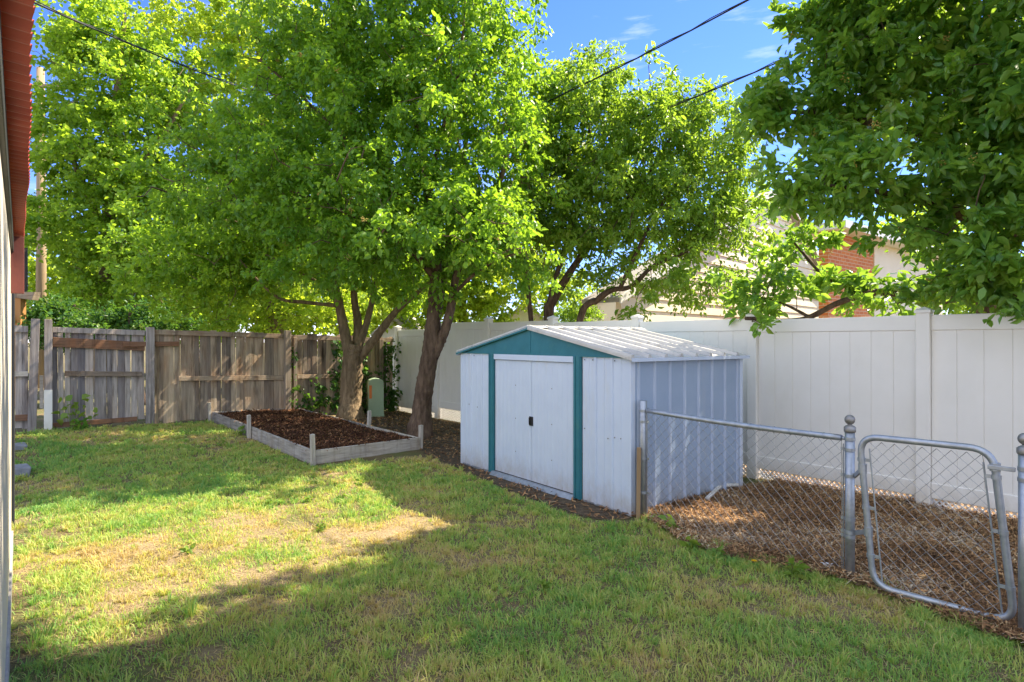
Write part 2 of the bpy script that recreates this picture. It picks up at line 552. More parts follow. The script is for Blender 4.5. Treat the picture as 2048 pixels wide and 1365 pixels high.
M['grass'] = tintmat('grass blade', [(0.0, (0.18, 0.36, 0.10)), (0.35, (0.34, 0.47, 0.12)), (0.62, (0.52, 0.54, 0.17)), (0.8, (0.54, 0.44, 0.19)), (1.0, (0.52, 0.41, 0.23))], 0.6, (1.5, 1.5, 0.8), 0.4)
M['chips'] = tintmat('mulch chips and straw', [(0.0, (0.07, 0.04, 0.022)), (0.45, (0.26, 0.135, 0.062)), (0.75, (0.44, 0.25, 0.11)), (0.92, (0.55, 0.40, 0.22)), (1.0, (0.56, 0.46, 0.34))])
M['dark_chips'] = tintmat('dark bark chips', [(0.0, (0.03, 0.014, 0.008)), (0.6, (0.13, 0.055, 0.026)), (0.9, (0.28, 0.13, 0.06)), (1.0, (0.42, 0.25, 0.13))])
M['weed'] = leafmat('weed leaf', (0.11, 0.23, 0.035), (0.22, 0.32, 0.06), (0.45, 0.62, 0.06), 0.42, 0.5)

# ------------------------------------------------------------------ ground
def axis(lo, hi, step, far):
    a = list(np.arange(lo, hi + 1e-6, step))
    s, l, h = step, [], []
    x = lo
    while x > -far:
        s *= 1.5; x -= s; l.append(x)
    s, x = step, hi
    while x < far:
        s *= 1.5; x += s; h.append(x)
    return np.array(l[::-1] + a + h)


nrng = np.random.default_rng(3)


def lownoise(x, y, seed, sc):
    """smooth value noise in 0..1"""
    g = np.random.default_rng(seed).random((64, 64))
    fx, fy = x / sc, y / sc
    ix, iy = np.floor(fx).astype(int), np.floor(fy).astype(int)
    tx, ty = fx - ix, fy - iy
    tx, ty = tx * tx * (3 - 2 * tx), ty * ty * (3 - 2 * ty)
    a, b = g[ix % 64, iy % 64], g[(ix + 1) % 64, iy % 64]
    c, d = g[ix % 64, (iy + 1) % 64], g[(ix + 1) % 64, (iy + 1) % 64]
    return (a * (1 - tx) + b * tx) * (1 - ty) + (c * (1 - tx) + d * tx) * ty


def relief(x, y):
    return 0.022 * (lownoise(x, y, 11, 0.55) - 0.5) + 0.012 * (lownoise(x, y, 12, 0.21) - 0.5)


def ground_z(x, y):
    return gz(x, y) + relief(x, y)


gx, gy = axis(-9, 7, 0.09, 600), axis(1.0, 15, 0.09, 600)
GX, GY = np.meshgrid(gx, gy)
inside = (GX > -12) & (GX < 9) & (GY > -3) & (GY < 18)
GZ = np.where(inside, ground_z(GX, GY), 0.0)
nx, ny = len(gx), len(gy)
idx = np.arange(nx * ny).reshape(ny, nx)
Fg = np.stack([idx[:-1, :-1], idx[:-1, 1:], idx[1:, 1:], idx[1:, :-1]], -1).reshape(-1, 4)
def wear(x, y):
    """0..1: where feet have worn the lawn down to dry soil"""
    c1 = gpt(540, 1085)
    e = np.exp(-(((x - c1[0]) / 1.55) ** 2 + ((y - c1[1]) / 1.25) ** 2))
    n = 0.6 * lownoise(x, y, 15, 0.5) + 0.4 * lownoise(x, y, 16, 0.17)
    spots = sstep((lownoise(x, y, 17, 0.75) * 0.7 + lownoise(x, y, 18, 0.2) * 0.3 - 0.66) / 0.14)
    return np.clip(0.8 * sstep((e * 1.05 + (n - 0.5) * 1.7 - 0.28) / 0.8) + 0.5 * spots, 0, 1)


ground = np_mesh('ground', np.stack([GX, GY, GZ], -1).reshape(-1, 3), Fg, M['ground'], tint=wear(GX, GY).reshape(-1), smooth=True)
tag(ground, kind='structure')


def inpoly(x, y, poly):
    x, y = np.asarray(x, float), np.asarray(y, float)
    r = np.zeros(x.shape, bool)
    n = len(poly)
    for i in range(n):
        x1, y1 = poly[i]
        x2, y2 = poly[(i + 1) % n]
        c = ((y1 > y) != (y2 > y)) & (x < (x2 - x1) * (y - y1) / (y2 - y1 + 1e-12) + x1)
        r ^= c
    return r


def sheet(name, poly, z, m, step=0.06, rel=None):
    """flat patch that follows the ground, ragged edge from the grid"""
    p = np.array(poly)
    xs = np.arange(p[:, 0].min(), p[:, 0].max(), step)
    ys = np.arange(p[:, 1].min(), p[:, 1].max(), step)
    X, Y = np.meshgrid(xs, ys)
    X = X + (lownoise(X, Y, 21, 0.25) - 0.5) * 0.1
    Y = Y + (lownoise(X, Y, 22, 0.25) - 0.5) * 0.1
    Z = ground_z(X, Y) + z + (rel(X, Y) if rel else 0)
    i = np.arange(X.size).reshape(X.shape)
    Fq = np.stack([i[:-1, :-1], i[:-1, 1:], i[1:, 1:], i[1:, :-1]], -1).reshape(-1, 4)
    V = np.stack([X, Y, Z], -1).reshape(-1, 3)
    c = V[Fq].mean(1)
    Fq = Fq[inpoly(c[:, 0], c[:, 1], poly)]
    return np_mesh(name, V, Fq, m, smooth=True)


# shed frame of reference
SU, SV = np.array([-0.592, 0.806]), np.array([0.806, 0.592])
SFR = np.array([1.114, 5.617])
SW, SD, SH, SR = 3.04, 1.80, 1.50, 1.80      # width, depth, wall height, ridge height


def S(a, b, z):
    p = SFR + SU * a + SV * b
    return Vector((p[0], p[1], z))


FA = np.array([4.07, 5.92])                  # white fence post A, at its foot


def W(a, b, z):
    """along the white fence from post A, b behind it"""
    p = FA + U * a + N * b
    return Vector((p[0], p[1], z))


mulch_poly = [tuple(p) for p in (gpt(1290, 1042), gpt(1360, 1085), gpt(1450, 1118), gpt(1560, 1140), gpt(1700, 1172),
              gpt(1850, 1225), gpt(2048, 1300), gpt(2300, 1380))] + [(5.6, 3.0), (6.4, 4.0), tuple(W(-2.2, 0.3, 0)[:2]), tuple(W(5.2, 0.3, 0)[:2]),
              tuple(S(-0.02, 2.6, 0)[:2]), tuple(S(-0.0, 0.0, 0)[:2])]
mulch_rel = lambda x, y: 0.03 * lownoise(x, y, 31, 0.4) + 0.015 * lownoise(x, y, 32, 0.13)
mulch = sheet('mulch_ground', mulch_poly, 0.006, M['mulch'], 0.05, mulch_rel)
tag(mulch, kind='structure')
soil_poly = [tuple(p) for p in (gpt(850, 912), gpt(915, 936), gpt(1000, 975), gpt(1120, 1021), gpt(1215, 1046), gpt(1262, 1037), gpt(1160, 1000), gpt(1020, 950), gpt(925, 915))] + \
            [tuple(W(6.6, -0.1, 0)[:2]), tuple(W(10.6, -0.1, 0)[:2]), (-3.6, 13.2), (-3.2, 12.0), tuple(gpt(850, 905))]
soil = sheet('bare_soil', soil_poly, 0.008, M['soil_dark'], 0.06)
tag(soil, kind='structure')

# ------------------------------------------------------------------ garden shed
def make_shed():
    t = thing('garden_shed', 'low white metal garden shed with teal gable and door jambs beside the chain link fence', 'shed', S(SW / 2, SD / 2, 0))
    ux, vx = Vector((SU[0], SU[1], 0)), Vector((SV[0], SV[1], 0))
    th = 0.006
    # front: opening between a=0.90 and a=2.20 measured from the right corner
    d0, d1 = 0.665, 2.36
    def sheetwall(m, a0, a1, b, outward, z1=SH, ribs=(), fine=()):
        """front or back sheet along SU"""
        o = vx * outward
        m.box(S(a0, b, 0.02), ux * (a1 - a0), -o * th, UP * (z1 - 0.02))
        for a, w, h in ribs:
            m.prism([S(a - w / 2, b, 0.02), S(a - w / 4, b, 0.02) + o * h, S(a + w / 4, b, 0.02) + o * h, S(a + w / 2, b, 0.02)], UP * (z1 - 0.024))
    m = MB()
    sheetwall(m, 0.03, d0 - 0.005, 0, -1, ribs=[(0.465, 0.034, 0.016), (0.238, 0.034, 0.016), (0.35, 0.018, 0.006), (0.12, 0.018, 0.006), (0.57, 0.018, 0.006)])
    m.build('front_panel', M['shed_white'], t, bevel=0.002)
    m = MB()
    sheetwall(m, d1 + 0.005, SW - 0.03, 0, -1, ribs=[(2.52, 0.03, 0.013), (2.78, 0.03, 0.013), (2.65, 0.018, 0.006), (2.9, 0.02, 0.008)])
    m.build('front_panel', M['shed_white'], t, bevel=0.002)
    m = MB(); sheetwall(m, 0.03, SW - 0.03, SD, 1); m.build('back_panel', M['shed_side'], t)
    # sides
    for a, sgn, nm in ((0.0, -1, 'side_panel'), (SW, 1, 'side_panel')):
        m = MB()
        o = ux * sgn
        m.box(S(a, 0.03, 0.0), vx * (SD - 0.06), -o * th, UP * SH)
        for k in range(8):
            b = 0.10 + k * 0.228
            rb = MB()
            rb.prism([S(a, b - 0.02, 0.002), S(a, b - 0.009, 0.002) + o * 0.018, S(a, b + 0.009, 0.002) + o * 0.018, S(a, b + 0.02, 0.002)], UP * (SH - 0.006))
            rb.build('panel_rib', M['shed_rib_lit'], t, bevel=0.002)
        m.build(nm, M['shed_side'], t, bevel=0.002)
    # corner trims
    for a, b in ((0, 0), (SW, 0), (0, SD), (SW, SD)):
        m = MB()
        sa, sb = (1 if a == 0 else -1), (1 if b == 0 else -1)
        c = S(a, b, 0.0) - ux * sa * 0.004 - vx * sb * 0.004
        m.box(c, ux * sa * 0.055, vx * sb * 0.006, UP * (SH - 0.006))
        m.box(c + vx * sb * 0.0065, ux * sa * 0.006, vx * sb * 0.05, UP * (SH - 0.006))
        m.build('corner_trim', M['shed_white'], t, bevel=0.0015)
    # teal door jambs
    for a in (d0, d1 - 0.12):
        m = MB()
        m.box(S(a, -0.016, 0.02), ux * 0.12, vx * 0.014, UP * (SH - 0.024))
        m.box(S(a + 0.015, -0.024, 0.02), ux * 0.022, vx * 0.0075, UP * (SH - 0.03))
        m.box(S(a + 0.083, -0.024, 0.02), ux * 0.022, vx * 0.0075, UP * (SH - 0.03))
        m.build('door_jamb', M['shed_green'], t, bevel=0.002)
    # header track
    m = MB()
    m.box(S(d0 + 0.122, -0.02, SH - 0.075), ux * (d1 - d0 - 0.244), vx * 0.02, UP * 0.065)
    m.build('door_header', M['shed_white'], t, bevel=0.003)
    # two sliding doors with fine ribs
    mid = (d0 + d1) / 2
    for k, (a0, a1) in enumerate(((d0 + 0.121, mid - 0.003), (mid + 0.003, d1 - 0.121))):
        m = MB()
        b = 0.004 + 0.001 * k
        m.box(S(a0, b, 0.055), ux * (a1 - a0), vx * 0.012, UP * (SH - 0.135))
        n = 9
        for i in range(n):
            a = a0 + (i + 0.5) * (a1 - a0) / n
            m.prism([S(a - 0.012, b, 0.06), S(a - 0.006, b - 0.004, 0.06), S(a + 0.006, b - 0.004, 0.06), S(a + 0.012, b, 0.06)], UP * (SH - 0.145))
        d = m.build('door', M['shed_white'], t, bevel=0.0015)
        if k == 0:
            h = MB()
            h.box(S(mid - 0.036, b - 0.011, 0.685), ux * 0.068, vx * 0.007, UP * 0.105)
            h.box(S(mid - 0.030, b - 0.024, 0.698), ux * 0.012, vx * 0.013, UP * 0.079)
            h.box(S(mid + 0.012, b - 0.024, 0.698), ux * 0.012, vx * 0.013, UP * 0.079)
            h.build('handle', M['black'], d, bevel=0.003)
            for a, z in ((a0 + 0.36, 0.35), (a0 + 0.36, 0.74), (a0 + 0.36, 1.13)):
                for aa in (a, a + 0.66):
                    p = S(aa, b - 0.006, z)
                    s2 = MB()
                    s2.tube([p, p - vx * 0.004], 0.0055, 8)
                    s2.build('screw_head', M['screw'], t)
    # galvanised threshold ramp
    m = MB()
    m.prism([S(d0 + 0.1, -0.0, 0.05), S(d0 + 0.1, -0.035, 0.05), S(d0 + 0.1, -0.075, 0.005), S(d0 + 0.1, 0.0, 0.005)], ux * (d1 - d0 - 0.2))
    m.build('threshold', M['galv'], t, bevel=0.002)
    # base rail
    m = MB()
    m.box(S(0.02, -0.002, 0.0), ux * (d0 - 0.03), vx * 0.02, UP * 0.03)
    m.build('base_rail', M['galv'], t)
    m = MB()
    m.box(S(d1 + 0.01, -0.002, 0.0), ux * (SW - d1 - 0.03), vx * 0.02, UP * 0.03)
    m.build('base_rail', M['galv'], t)
    # gables
    for b, e, mt in ((-0.012, 0.01, 'shed_green'), (SD + 0.002, 0.01, 'shed_green')):
        m = MB()
        m.prism([S(0.06, b, SH - 0.004), S(SW / 2, b, SR - 0.012), S(SW - 0.06, b, SH - 0.004)], vx * e)
        if b < 0:
            m.prism([S(0.0, b - 0.006, SH - 0.012), S(0.0, b - 0.006, SH + 0.004), S(SW, b - 0.006, SH + 0.004), S(SW, b - 0.006, SH - 0.012)], vx * 0.0055)
            m.box(S(SW / 2 - 0.012, b - 0.004, SH + 0.006), ux * 0.024, vx * 0.0035, UP * (SR - SH - 0.03))
        m.build('gable', M[mt], t)
    # screws on the front
    m = MB()
    for a, z in ((0.12, 0.72), (0.2, 0.72), (0.29, 0.70), (0.46, 0.74), (0.62, 0.76), (2.62, 0.80), (2.82, 0.82), (0.2, 1.46), (0.5, 1.46), (0.62, 1.46), (2.7, 1.46)):
        p = S(a, -0.008, z)
        m = MB()
        m.tube([p, p - vx * 0.005], 0.006, 8)
        m.build('screw_head', M['screw'], t)
    # roof slopes: ribbed sheets from ridge to eave, with overhang
    rise = SR - SH
    for sgn in (-1, 1):
        def R(q, b, up=0.0):
            """q 0 at ridge, 1 at eave"""
            half = SW / 2 + 0.05
            a = SW / 2 + sgn * half * q
            return S(a, b, SR - (rise + 0.01) * q + up)
        m = MB()
        b0, b1 = -0.045, SD + 0.06
        m.prism([R(0, b0), R(1, b0), R(1, b0, -0.008), R(0, b0, -0.008)], vx * (b1 - b0))
        k = 0
        b = b0 + 0.02
        while b < b1 - 0.03:
            w = 0.028
            m.prism([R(0.005, b - w), R(0.005, b - w * 0.6, 0.034), R(0.005, b + w * 0.6, 0.034), R(0.005, b + w)], R(0.998, 0) - R(0.005, 0))
            b += 0.238
        m.build('roof_slope', M['shed_roof'], t, bevel=0.002)
        e = MB()
        e.box(R(1, b0, -0.034), (R(1, b1) - R(1, b0)), ux * sgn * 0.006, UP * 0.034)
        e.build('eave_trim', M['shed_white'], t)
        g = MB()
        g.prism([R(0.0, b0 - 0.006, 0.012), R(1.0, b0 - 0.006, 0.012), R(1.0, b0 - 0.006, -0.02), R(0.0, b0 - 0.006, -0.02)], vx * 0.0055)
        g.build('rake_trim', M['shed_roof'] if sgn < 0 else M['shed_green'], t)
    m = MB()
    m.prism([S(SW / 2 - 0.09, -0.05, SR - 0.0), S(SW / 2, -0.05, SR + 0.026), S(SW / 2 + 0.09, -0.05, SR - 0.0)], vx * (SD + 0.115))
    m.build('ridge_cap', M['shed_roof'], t)
    return t


make_shed()

# ------------------------------------------------------------------ white vinyl fence
def make_vinyl():
    t = thing('vinyl_fence', 'tall white vinyl privacy fence running behind the shed and the mulch area', 'fence', W(4, 0, 0))
    ux, vx = Vector((U[0], U[1], 0)), Vector((N[0], N[1], 0))
    sp = 1.78
    step = [0.0, 0.0, 0.02, 0.05, 0.09, 0.12, 0.03]        # how much each bay is raised, from bay -1
    for i in range(-2, 7):
        a = i * sp
        r = step[min(max(i + 1, 0), 6)]
        m = MB()
        m.box(W(a - 0.06, -0.06, -0.05), ux * 0.12, vx * 0.12, UP * (1.975 + r))
        p = m.build('post', M['vinyl'], t, bevel=0.006)
        c = MB()
        c.box(W(a - 0.07, -0.07, 1.925 + r), ux * 0.14, vx * 0.14, UP * 0.03)
        base = [W(a - 0.068, -0.068, 1.9555 + r), W(a + 0.068, -0.068, 1.9555 + r), W(a + 0.068, 0.068, 1.9555 + r), W(a - 0.068, 0.068, 1.9555 + r)]
        c.add(base + [W(a, 0, 1.99 + r)], [(0, 1, 4), (1, 2, 4), (2, 3, 4), (3, 0, 4), (3, 2, 1, 0)])
        c.build('post_cap', M['vinyl'], p, bevel=0.003)
    for i in range(-2, 6):
        a0, a1 = i * sp + 0.061, (i + 1) * sp - 0.061
        r = step[min(max(i + 1, 0), 6)]
        if i == 5: r = 0.0
        m = MB()
        m.box(W(a0, -0.024, 1.755 + r), ux * (a1 - a0), vx * 0.048, UP * 0.15)
        m.build('top_rail', M['vinyl'], t, bevel=0.006)
        m = MB()
        m.box(W(a0, -0.024, 0.115 + r), ux * (a1 - a0), vx * 0.048, UP * 0.15)
        m.build('bottom_rail', M['vinyl'], t, bevel=0.006)
        m = MB()
        n = 8
        w = (a1 - a0) / n
        for k in range(n):
            m.box(W(a0 + k * w + 0.0025, -0.012, 0.255 + r), ux * (w - 0.005), vx * 0.024, UP * (1.51))
        m.box(W(a0, -0.006, 0.258 + r), ux * (a1 - a0), vx * 0.012, UP * 1.504)
        m.build('board_panel', M['vinyl'], t, bevel=0.0025)
        # lattice of white strips that closes the gap under the panel
        m = MB()
        z0, z1 = -0.02, 0.113 + r
        h = z1 - z0
        x = a0 - h
        while x < a1:
            for dr, off in ((1, 0.012), (-1, 0.02)):
                xa, xb = (x, x + h) if dr > 0 else (x + h, x)
                za, zb = z0, z1
                lo, hi = max(min(xa, xb), a0), min(max(xa, xb), a1)
                if hi - lo < 0.03: continue
                f = lambda q: za + (zb - za) * (q - xa) / (xb - xa)
                m.bar(W(lo, off, f(lo)), W(hi, off, f(hi)), 0.006, 0.014)
            x += 0.052
        m.build('gap_lattice', M['trim'], t)


make_vinyl()

# ------------------------------------------------------------------ wooden fence and gate
def WF(s, b, z):
    """s metres left of the corner along the wooden fence, b towards us"""
    p = CORNER - N * s - U * b
    return Vector((p[0], p[1], z + float(gz(p[0], p[1]))))


def pickets(m, s0, s1, z0, z1, seed, lean=0.012, gap=(0.0, 0.005)):
    r = random.Random(seed)
    s = s0
    nn = Vector((-N[0], -N[1], 0))
    fu = Vector((-U[0], -U[1], 0))
    while s < s1 - 0.03:
        w = min(r.uniform(0.07, 0.115), s1 - s)
        m.cur = r.random()
        top = z1 + r.uniform(-0.035, 0.02)
        bot = z0 + r.uniform(-0.02, 0.05)
        dl = r.uniform(-lean, lean)
        yo = r.uniform(-0.006, 0.006)
        a = [WF(s, yo, bot), WF(s + w, yo, bot), WF(s + w + dl, yo + r.uniform(-0.004, 0.004), top - r.uniform(0, 0.012)), WF(s + dl, yo, top)]
        m.prism(a, fu * -0.018)
        s += w + r.uniform(*gap)


def make_wood():
    fu = Vector((-U[0], -U[1], 0))
    t = thing('wooden_fence', 'weathered brown wooden privacy fence at the back of the lawn', 'fence', WF(3, 0, 0))
    for k, (s0, s1, sd) in enumerate(((0.16, 2.66, 1), (2.66, 5.02, 2), (6.80, 9.4, 3))):
        m = MB()
        pickets(m, s0, s1, 0.02, 1.74, sd)
        m.build('picket_panel', M['board'] if k < 2 else M['board_grey'], t)
    def rail(s0, s1, z0, h, mt, dz=0.0, b=0.02, d=0.04, tint=0.5):
        m = MB()
        m.cur = tint
        m.prism([WF(s0, b, z0), WF(s1, b, z0 + dz), WF(s1, b, z0 + dz + h), WF(s0, b, z0 + h)], fu * d)
        return m.build('rail', M[mt], t, bevel=0.004)
    rail(0.16, 2.54, 1.62, 0.09, 'rail_wood')
    rail(2.70, 5.0, 1.64, 0.09, 'rail_wood')
    rail(6.80, 9.3, 1.62, 0.10, 'board_grey')
    rail(0.5, 2.4, 0.80, 0.085, 'rail_wood', tint=1.0)
    rail(2.70, 4.62, 0.78, 0.09, 'rail_wood', 0.01, tint=0.8)
    rail(6.80, 9.3, 0.90, 0.085, 'bed_wood', 0.0, tint=0.9)
    rail(6.80, 9.3, 0.18, 0.10, 'rail_red', 0.0)
    rail(4.62, 5.5, 1.44, 0.085, 'rail_red', -0.03, 0.06)
    # posts
    def post(s, w, z1, mt, b=0.03, d=0.09, z0=-0.1, tint=0.4, lean=0.0):
        m = MB()
        m.cur = tint
        nn = Vector((-N[0], -N[1], 0))
        m.prism([WF(s, b, z0), WF(s + w, b, z0), WF(s + w + lean, b, z1), WF(s + lean, b, z1)], fu * d)
        return m.build('post', M[mt], t, bevel=0.005)
    post(2.56, 0.12, 1.80, 'post_wood', 0.03, 0.1, tint=0.55)
    post(2.42, 0.07, 1.66, 'post_wood', 0.03, 0.05, tint=0.5)
    post(0.44, 0.10, 1.68, 'post_wood', 0.03, 0.06, tint=0.35)
    post(5.02, 0.13, 1.77, 'board_grey', 0.05, 0.1, tint=0.55)
    post(6.49, 0.105, 1.84, 'board_grey', 0.06, 0.1, tint=0.5)
    post(6.70, 0.115, 1.84, 'board_grey', 0.06, 0.1, tint=0.3, lean=-0.05)
    m = MB(); m.cur = 0.9
    m.prism([WF(6.49, 0.163, -0.05), WF(6.60, 0.163, -0.05), WF(6.60, 0.163, 0.68), WF(6.49, 0.163, 0.68)], fu * 0.02)
    m.build('white_scrap_board', M['vinyl'], t, bevel=0.003, label='white painted scrap board nailed to the post')
    m = MB(); m.cur = 0.8
    m.prism([WF(6.605, 0.1, 0.38), WF(6.655, 0.1, 0.38), WF(6.655, 0.1, 0.92), WF(6.605, 0.1, 0.92)], fu * 0.02)
    m.build('batten', M['bed_wood'], t)
    # gate
    g = thing('wooden_gate', 'grey plank gate with a wide brown top board in the wooden fence', 'gate', WF(5.8, 0.05, 0))
    m = MB()
    pickets(m, 5.16, 6.48, 0.06, 1.66, 5, 0.022, (0.0, 0.009))
    m.build('picket_panel', M['board_grey'], g)
    for s0, s1, z0, h, dz, mt, tn in ((5.16, 6.48, 1.34, 0.16, 0.05, 'rail_red', 0.5), (5.2, 6.32, 0.88, 0.085, 0.02, 'rail_wood', 0.2), (5.28, 6.48, 0.08, 0.08, -0.04, 'rail_red', 0.5), (5.16, 6.48, 1.62, 0.09, 0.01, 'board_grey', 0.6)):
        m = MB(); m.cur = tn
        m.prism([WF(s0, 0.02, z0), WF(s1, 0.02, z0 + dz), WF(s1, 0.02, z0 + dz + h), WF(s0, 0.02, z0 + h)], fu * 0.04)
        m.build('rail', M[mt], g, bevel=0.004)


make_wood()

# ------------------------------------------------------------------ raised bed
BN = np.array([-2.66, 8.0])
BW, BT = np.array([-0.66, 0.751]), np.array([0.751, 0.66])
BL, BWID = 4.72, 1.68


def B(a, b, z):
    p = BN + BW * a + BT * b
    return Vector((p[0], p[1], z + float(gz(p[0], p[1]))))


def make_bed():
    t = thing('raised_bed', 'long raised garden bed of grey boards filled with dark mulch', 'garden bed', B(BL / 2, BWID / 2, 0))
    h = 0.185
    def board(a0, b0, a1, b1, ta, tb, z0=-0.03):
        m = MB(); m.cur = rnd.random()
        m.add([B(a0, b0, z0), B(a1, b1, z0), B(a1 + ta, b1 + tb, z0), B(a0 + ta, b0 + tb, z0),
               B(a0, b0, h), B(a1, b1, h), B(a1 + ta, b1 + tb, h), B(a0 + ta, b0 + tb, h)],
              [(0, 3, 2, 1), (4, 5, 6, 7), (0, 1, 5, 4), (1, 2, 6, 5), (2, 3, 7, 6), (3, 0, 4, 7)])
        m.build('side_board', M['bed_wood'], t, bevel=0.005)
    mid = 2.45
    board(0.0, 0.0, mid - 0.002, 0.0, 0, 0.04)
    board(mid + 0.002, 0.0, BL, 0.0, 0, 0.04)
    board(0.0, BWID - 0.04, 1.66, BWID - 0.04, 0, 0.04)
    board(1.664, BWID - 0.04, BL, BWID - 0.04, 0, 0.04)
    board(0.0, 0.042, 0.0, BWID - 0.042, 0.04, 0)
    board(BL - 0.04, 0.042, BL - 0.04, BWID - 0.042, 0.04, 0)
    for a, b, z in ((-0.07, -0.03, 0.41), (mid - 0.03, -0.055, 0.38), (BL - 0.02, -0.055, 0.36), (-0.0, BWID + 0.003, 0.36), (1.64, BWID + 0.003, 0.42), (BL, BWID + 0.003, 0.42)):
        m = MB(); m.cur = 0.6 + 0.4 * rnd.random()
        lx, ly = rnd.uniform(-0.015, 0.015), rnd.uniform(-0.015, 0.015)
        m.add([B(a, b, -0.1), B(a + 0.065, b, -0.1), B(a + 0.065, b + 0.05, -0.1), B(a, b + 0.05, -0.1),
               B(a + lx, b + ly, z), B(a + 0.065 + lx, b + ly, z), B(a + 0.065 + lx, b + 0.05 + ly, z + 0.006), B(a + lx, b + 0.05 + ly, z + 0.006)],
              [(0, 3, 2, 1), (4, 5, 6, 7), (0, 1, 5, 4), (1, 2, 6, 5), (2, 3, 7, 6), (3, 0, 4, 7)])
        m.build('corner_stake', M['stake_wood'], t, bevel=0.004)
    # mulch filling
    na, nb = 95, 34
    V, T = [], []
    for i in range(na + 1):
        for j in range(nb + 1):
            a, b = 0.042 + i / na * (BL - 0.084), 0.042 + j / nb * (BWID - 0.084)
            p = B(a, b, 0)
            z = p.z + 0.12 + 0.05 * float(lownoise(np.array([p.x]), np.array([p.y]), 41, 0.5)[0]) + 0.03 * float(lownoise(np.array([p.x]), np.array([p.y]), 42, 0.12)[0])
            V.append((p.x, p.y, z))
    ii = np.arange((na + 1) * (nb + 1)).reshape(na + 1, nb + 1)
    Fq = np.stack([ii[:-1, :-1], ii[:-1, 1:], ii[1:, 1:], ii[1:, :-1]], -1).reshape(-1, 4)
    np_mesh('mulch_fill', np.array(V), Fq[:, ::-1], M['bed_mulch'], t, tint=np.full(len(V), 0.5), smooth=True)
    V = np.array(V)
    # chips on top
    n = 9000
    r = np.random.default_rng(51)
    pick = V[r.integers(0, len(V), n)] + np.stack([r.normal(0, .03, n), r.normal(0, .03, n), r.uniform(0.004, 0.018, n)], -1)
    cv, cf, ct = flakes(pick, r, 0.045, 0.012, 0.5)
    c = np_mesh('bark_chips', cv, cf, M['dark_chips'], t, tint=ct)
    c['kind'] = 'stuff'


def flakes(pos, r, ln, wd, tilt, lo=0.0, hi=1.0):
    n = len(pos)
    ang = r.uniform(0, 2 * math.pi, n)
    tl = r.normal(0, tilt, n)
    L = ln * r.uniform(0.4, 1.4, n)
    Wd = wd * r.uniform(0.5, 1.4, n)
    d = np.stack([np.cos(ang) * np.cos(tl), np.sin(ang) * np.cos(tl), np.sin(tl)], -1)
    s = np.stack([-np.sin(ang), np.cos(ang), r.normal(0, tilt, n)], -1)
    s /= np.linalg.norm(s, axis=1, keepdims=True)
    a, b = d * L[:, None] / 2, s * Wd[:, None] / 2
    V = np.stack([pos - a - b, pos + a - b * 0.7, pos + a + b * 0.8, pos - a + b], 1).reshape(-1, 3)
    Fq = np.arange(n * 4).reshape(n, 4)
    return V, Fq, np.repeat(r.uniform(lo, hi, n), 4)


make_bed()

# mulch litter in the fenced corner: chips, straw, dead leaves
def mulch_litter():
    r = np.random.default_rng(61)
    p = np.array(mulch_poly)
    lo, hi = p.min(0), p.max(0)
    q = r.uniform(lo, hi, (260000, 2))
    q = q[inpoly(q[:, 0], q[:, 1], mulch_poly)]
    q = q[(q[:, 1] > 2.6)]
    w = np.clip(1.5 - q[:, 1] / 10, 0.3, 1)
    q = q[r.random(len(q)) < w][:90000]
    z = ground_z(q[:, 0], q[:, 1]) + 0.006 + mulch_rel(q[:, 0], q[:, 1])
    pos = np.column_stack([q, z + r.uniform(0.003, 0.03, len(q))])
    k = len(pos) // 2
    v1, f1, t1 = flakes(pos[:k], r, 0.032, 0.010, 0.45, 0.0, 0.95)
    v2, f2, t2 = flakes(pos[k:], r, 0.085, 0.003, 0.35, 0.3, 1.0)
    pn = np.concatenate([np.repeat(lownoise(pos[:, 0], pos[:, 1], 33, 0.45), 4)])
    t1, t2 = np.clip(t1 + (pn[:len(t1)] - 0.5) * 0.6, 0, 1), np.clip(t2 + (pn[len(t1):] - 0.5) * 0.5, 0, 1)
    o = np_mesh('mulch_litter', np.vstack([v1, v2]), np.vstack([f1, f2 + len(v1)]), M['chips'], tint=np.concatenate([t1, t2]))
    tag(o, 'brown bark chips, straw and dead leaves covering the fenced corner', 'mulch', kind='stuff')
    # the same litter scattered on bare soil under the trees
    p = np.array(soil_poly)
    q = r.uniform(p.min(0), p.max(0), (16000, 2))
    q = q[inpoly(q[:, 0], q[:, 1], soil_poly)]
    pos = np.column_stack([q, ground_z(q[:, 0], q[:, 1]) + r.uniform(0.012, 0.03, len(q))])
    v, f, t = flakes(pos, r, 0.05, 0.014, 0.4, 0.0, 0.85)
    o = np_mesh('leaf_litter', v, f, M['chips'], tint=t)
    tag(o, 'dry leaf litter on the dark bare soil between shed and trees', 'leaf litter', kind='stuff')


mulch_litter()

# ------------------------------------------------------------------ chain link fence and gate
CP0 = np.array([1.225, 5.60])                # post beside the shed
CP1 = np.array([2.335, 4.147])               # ball-topped post


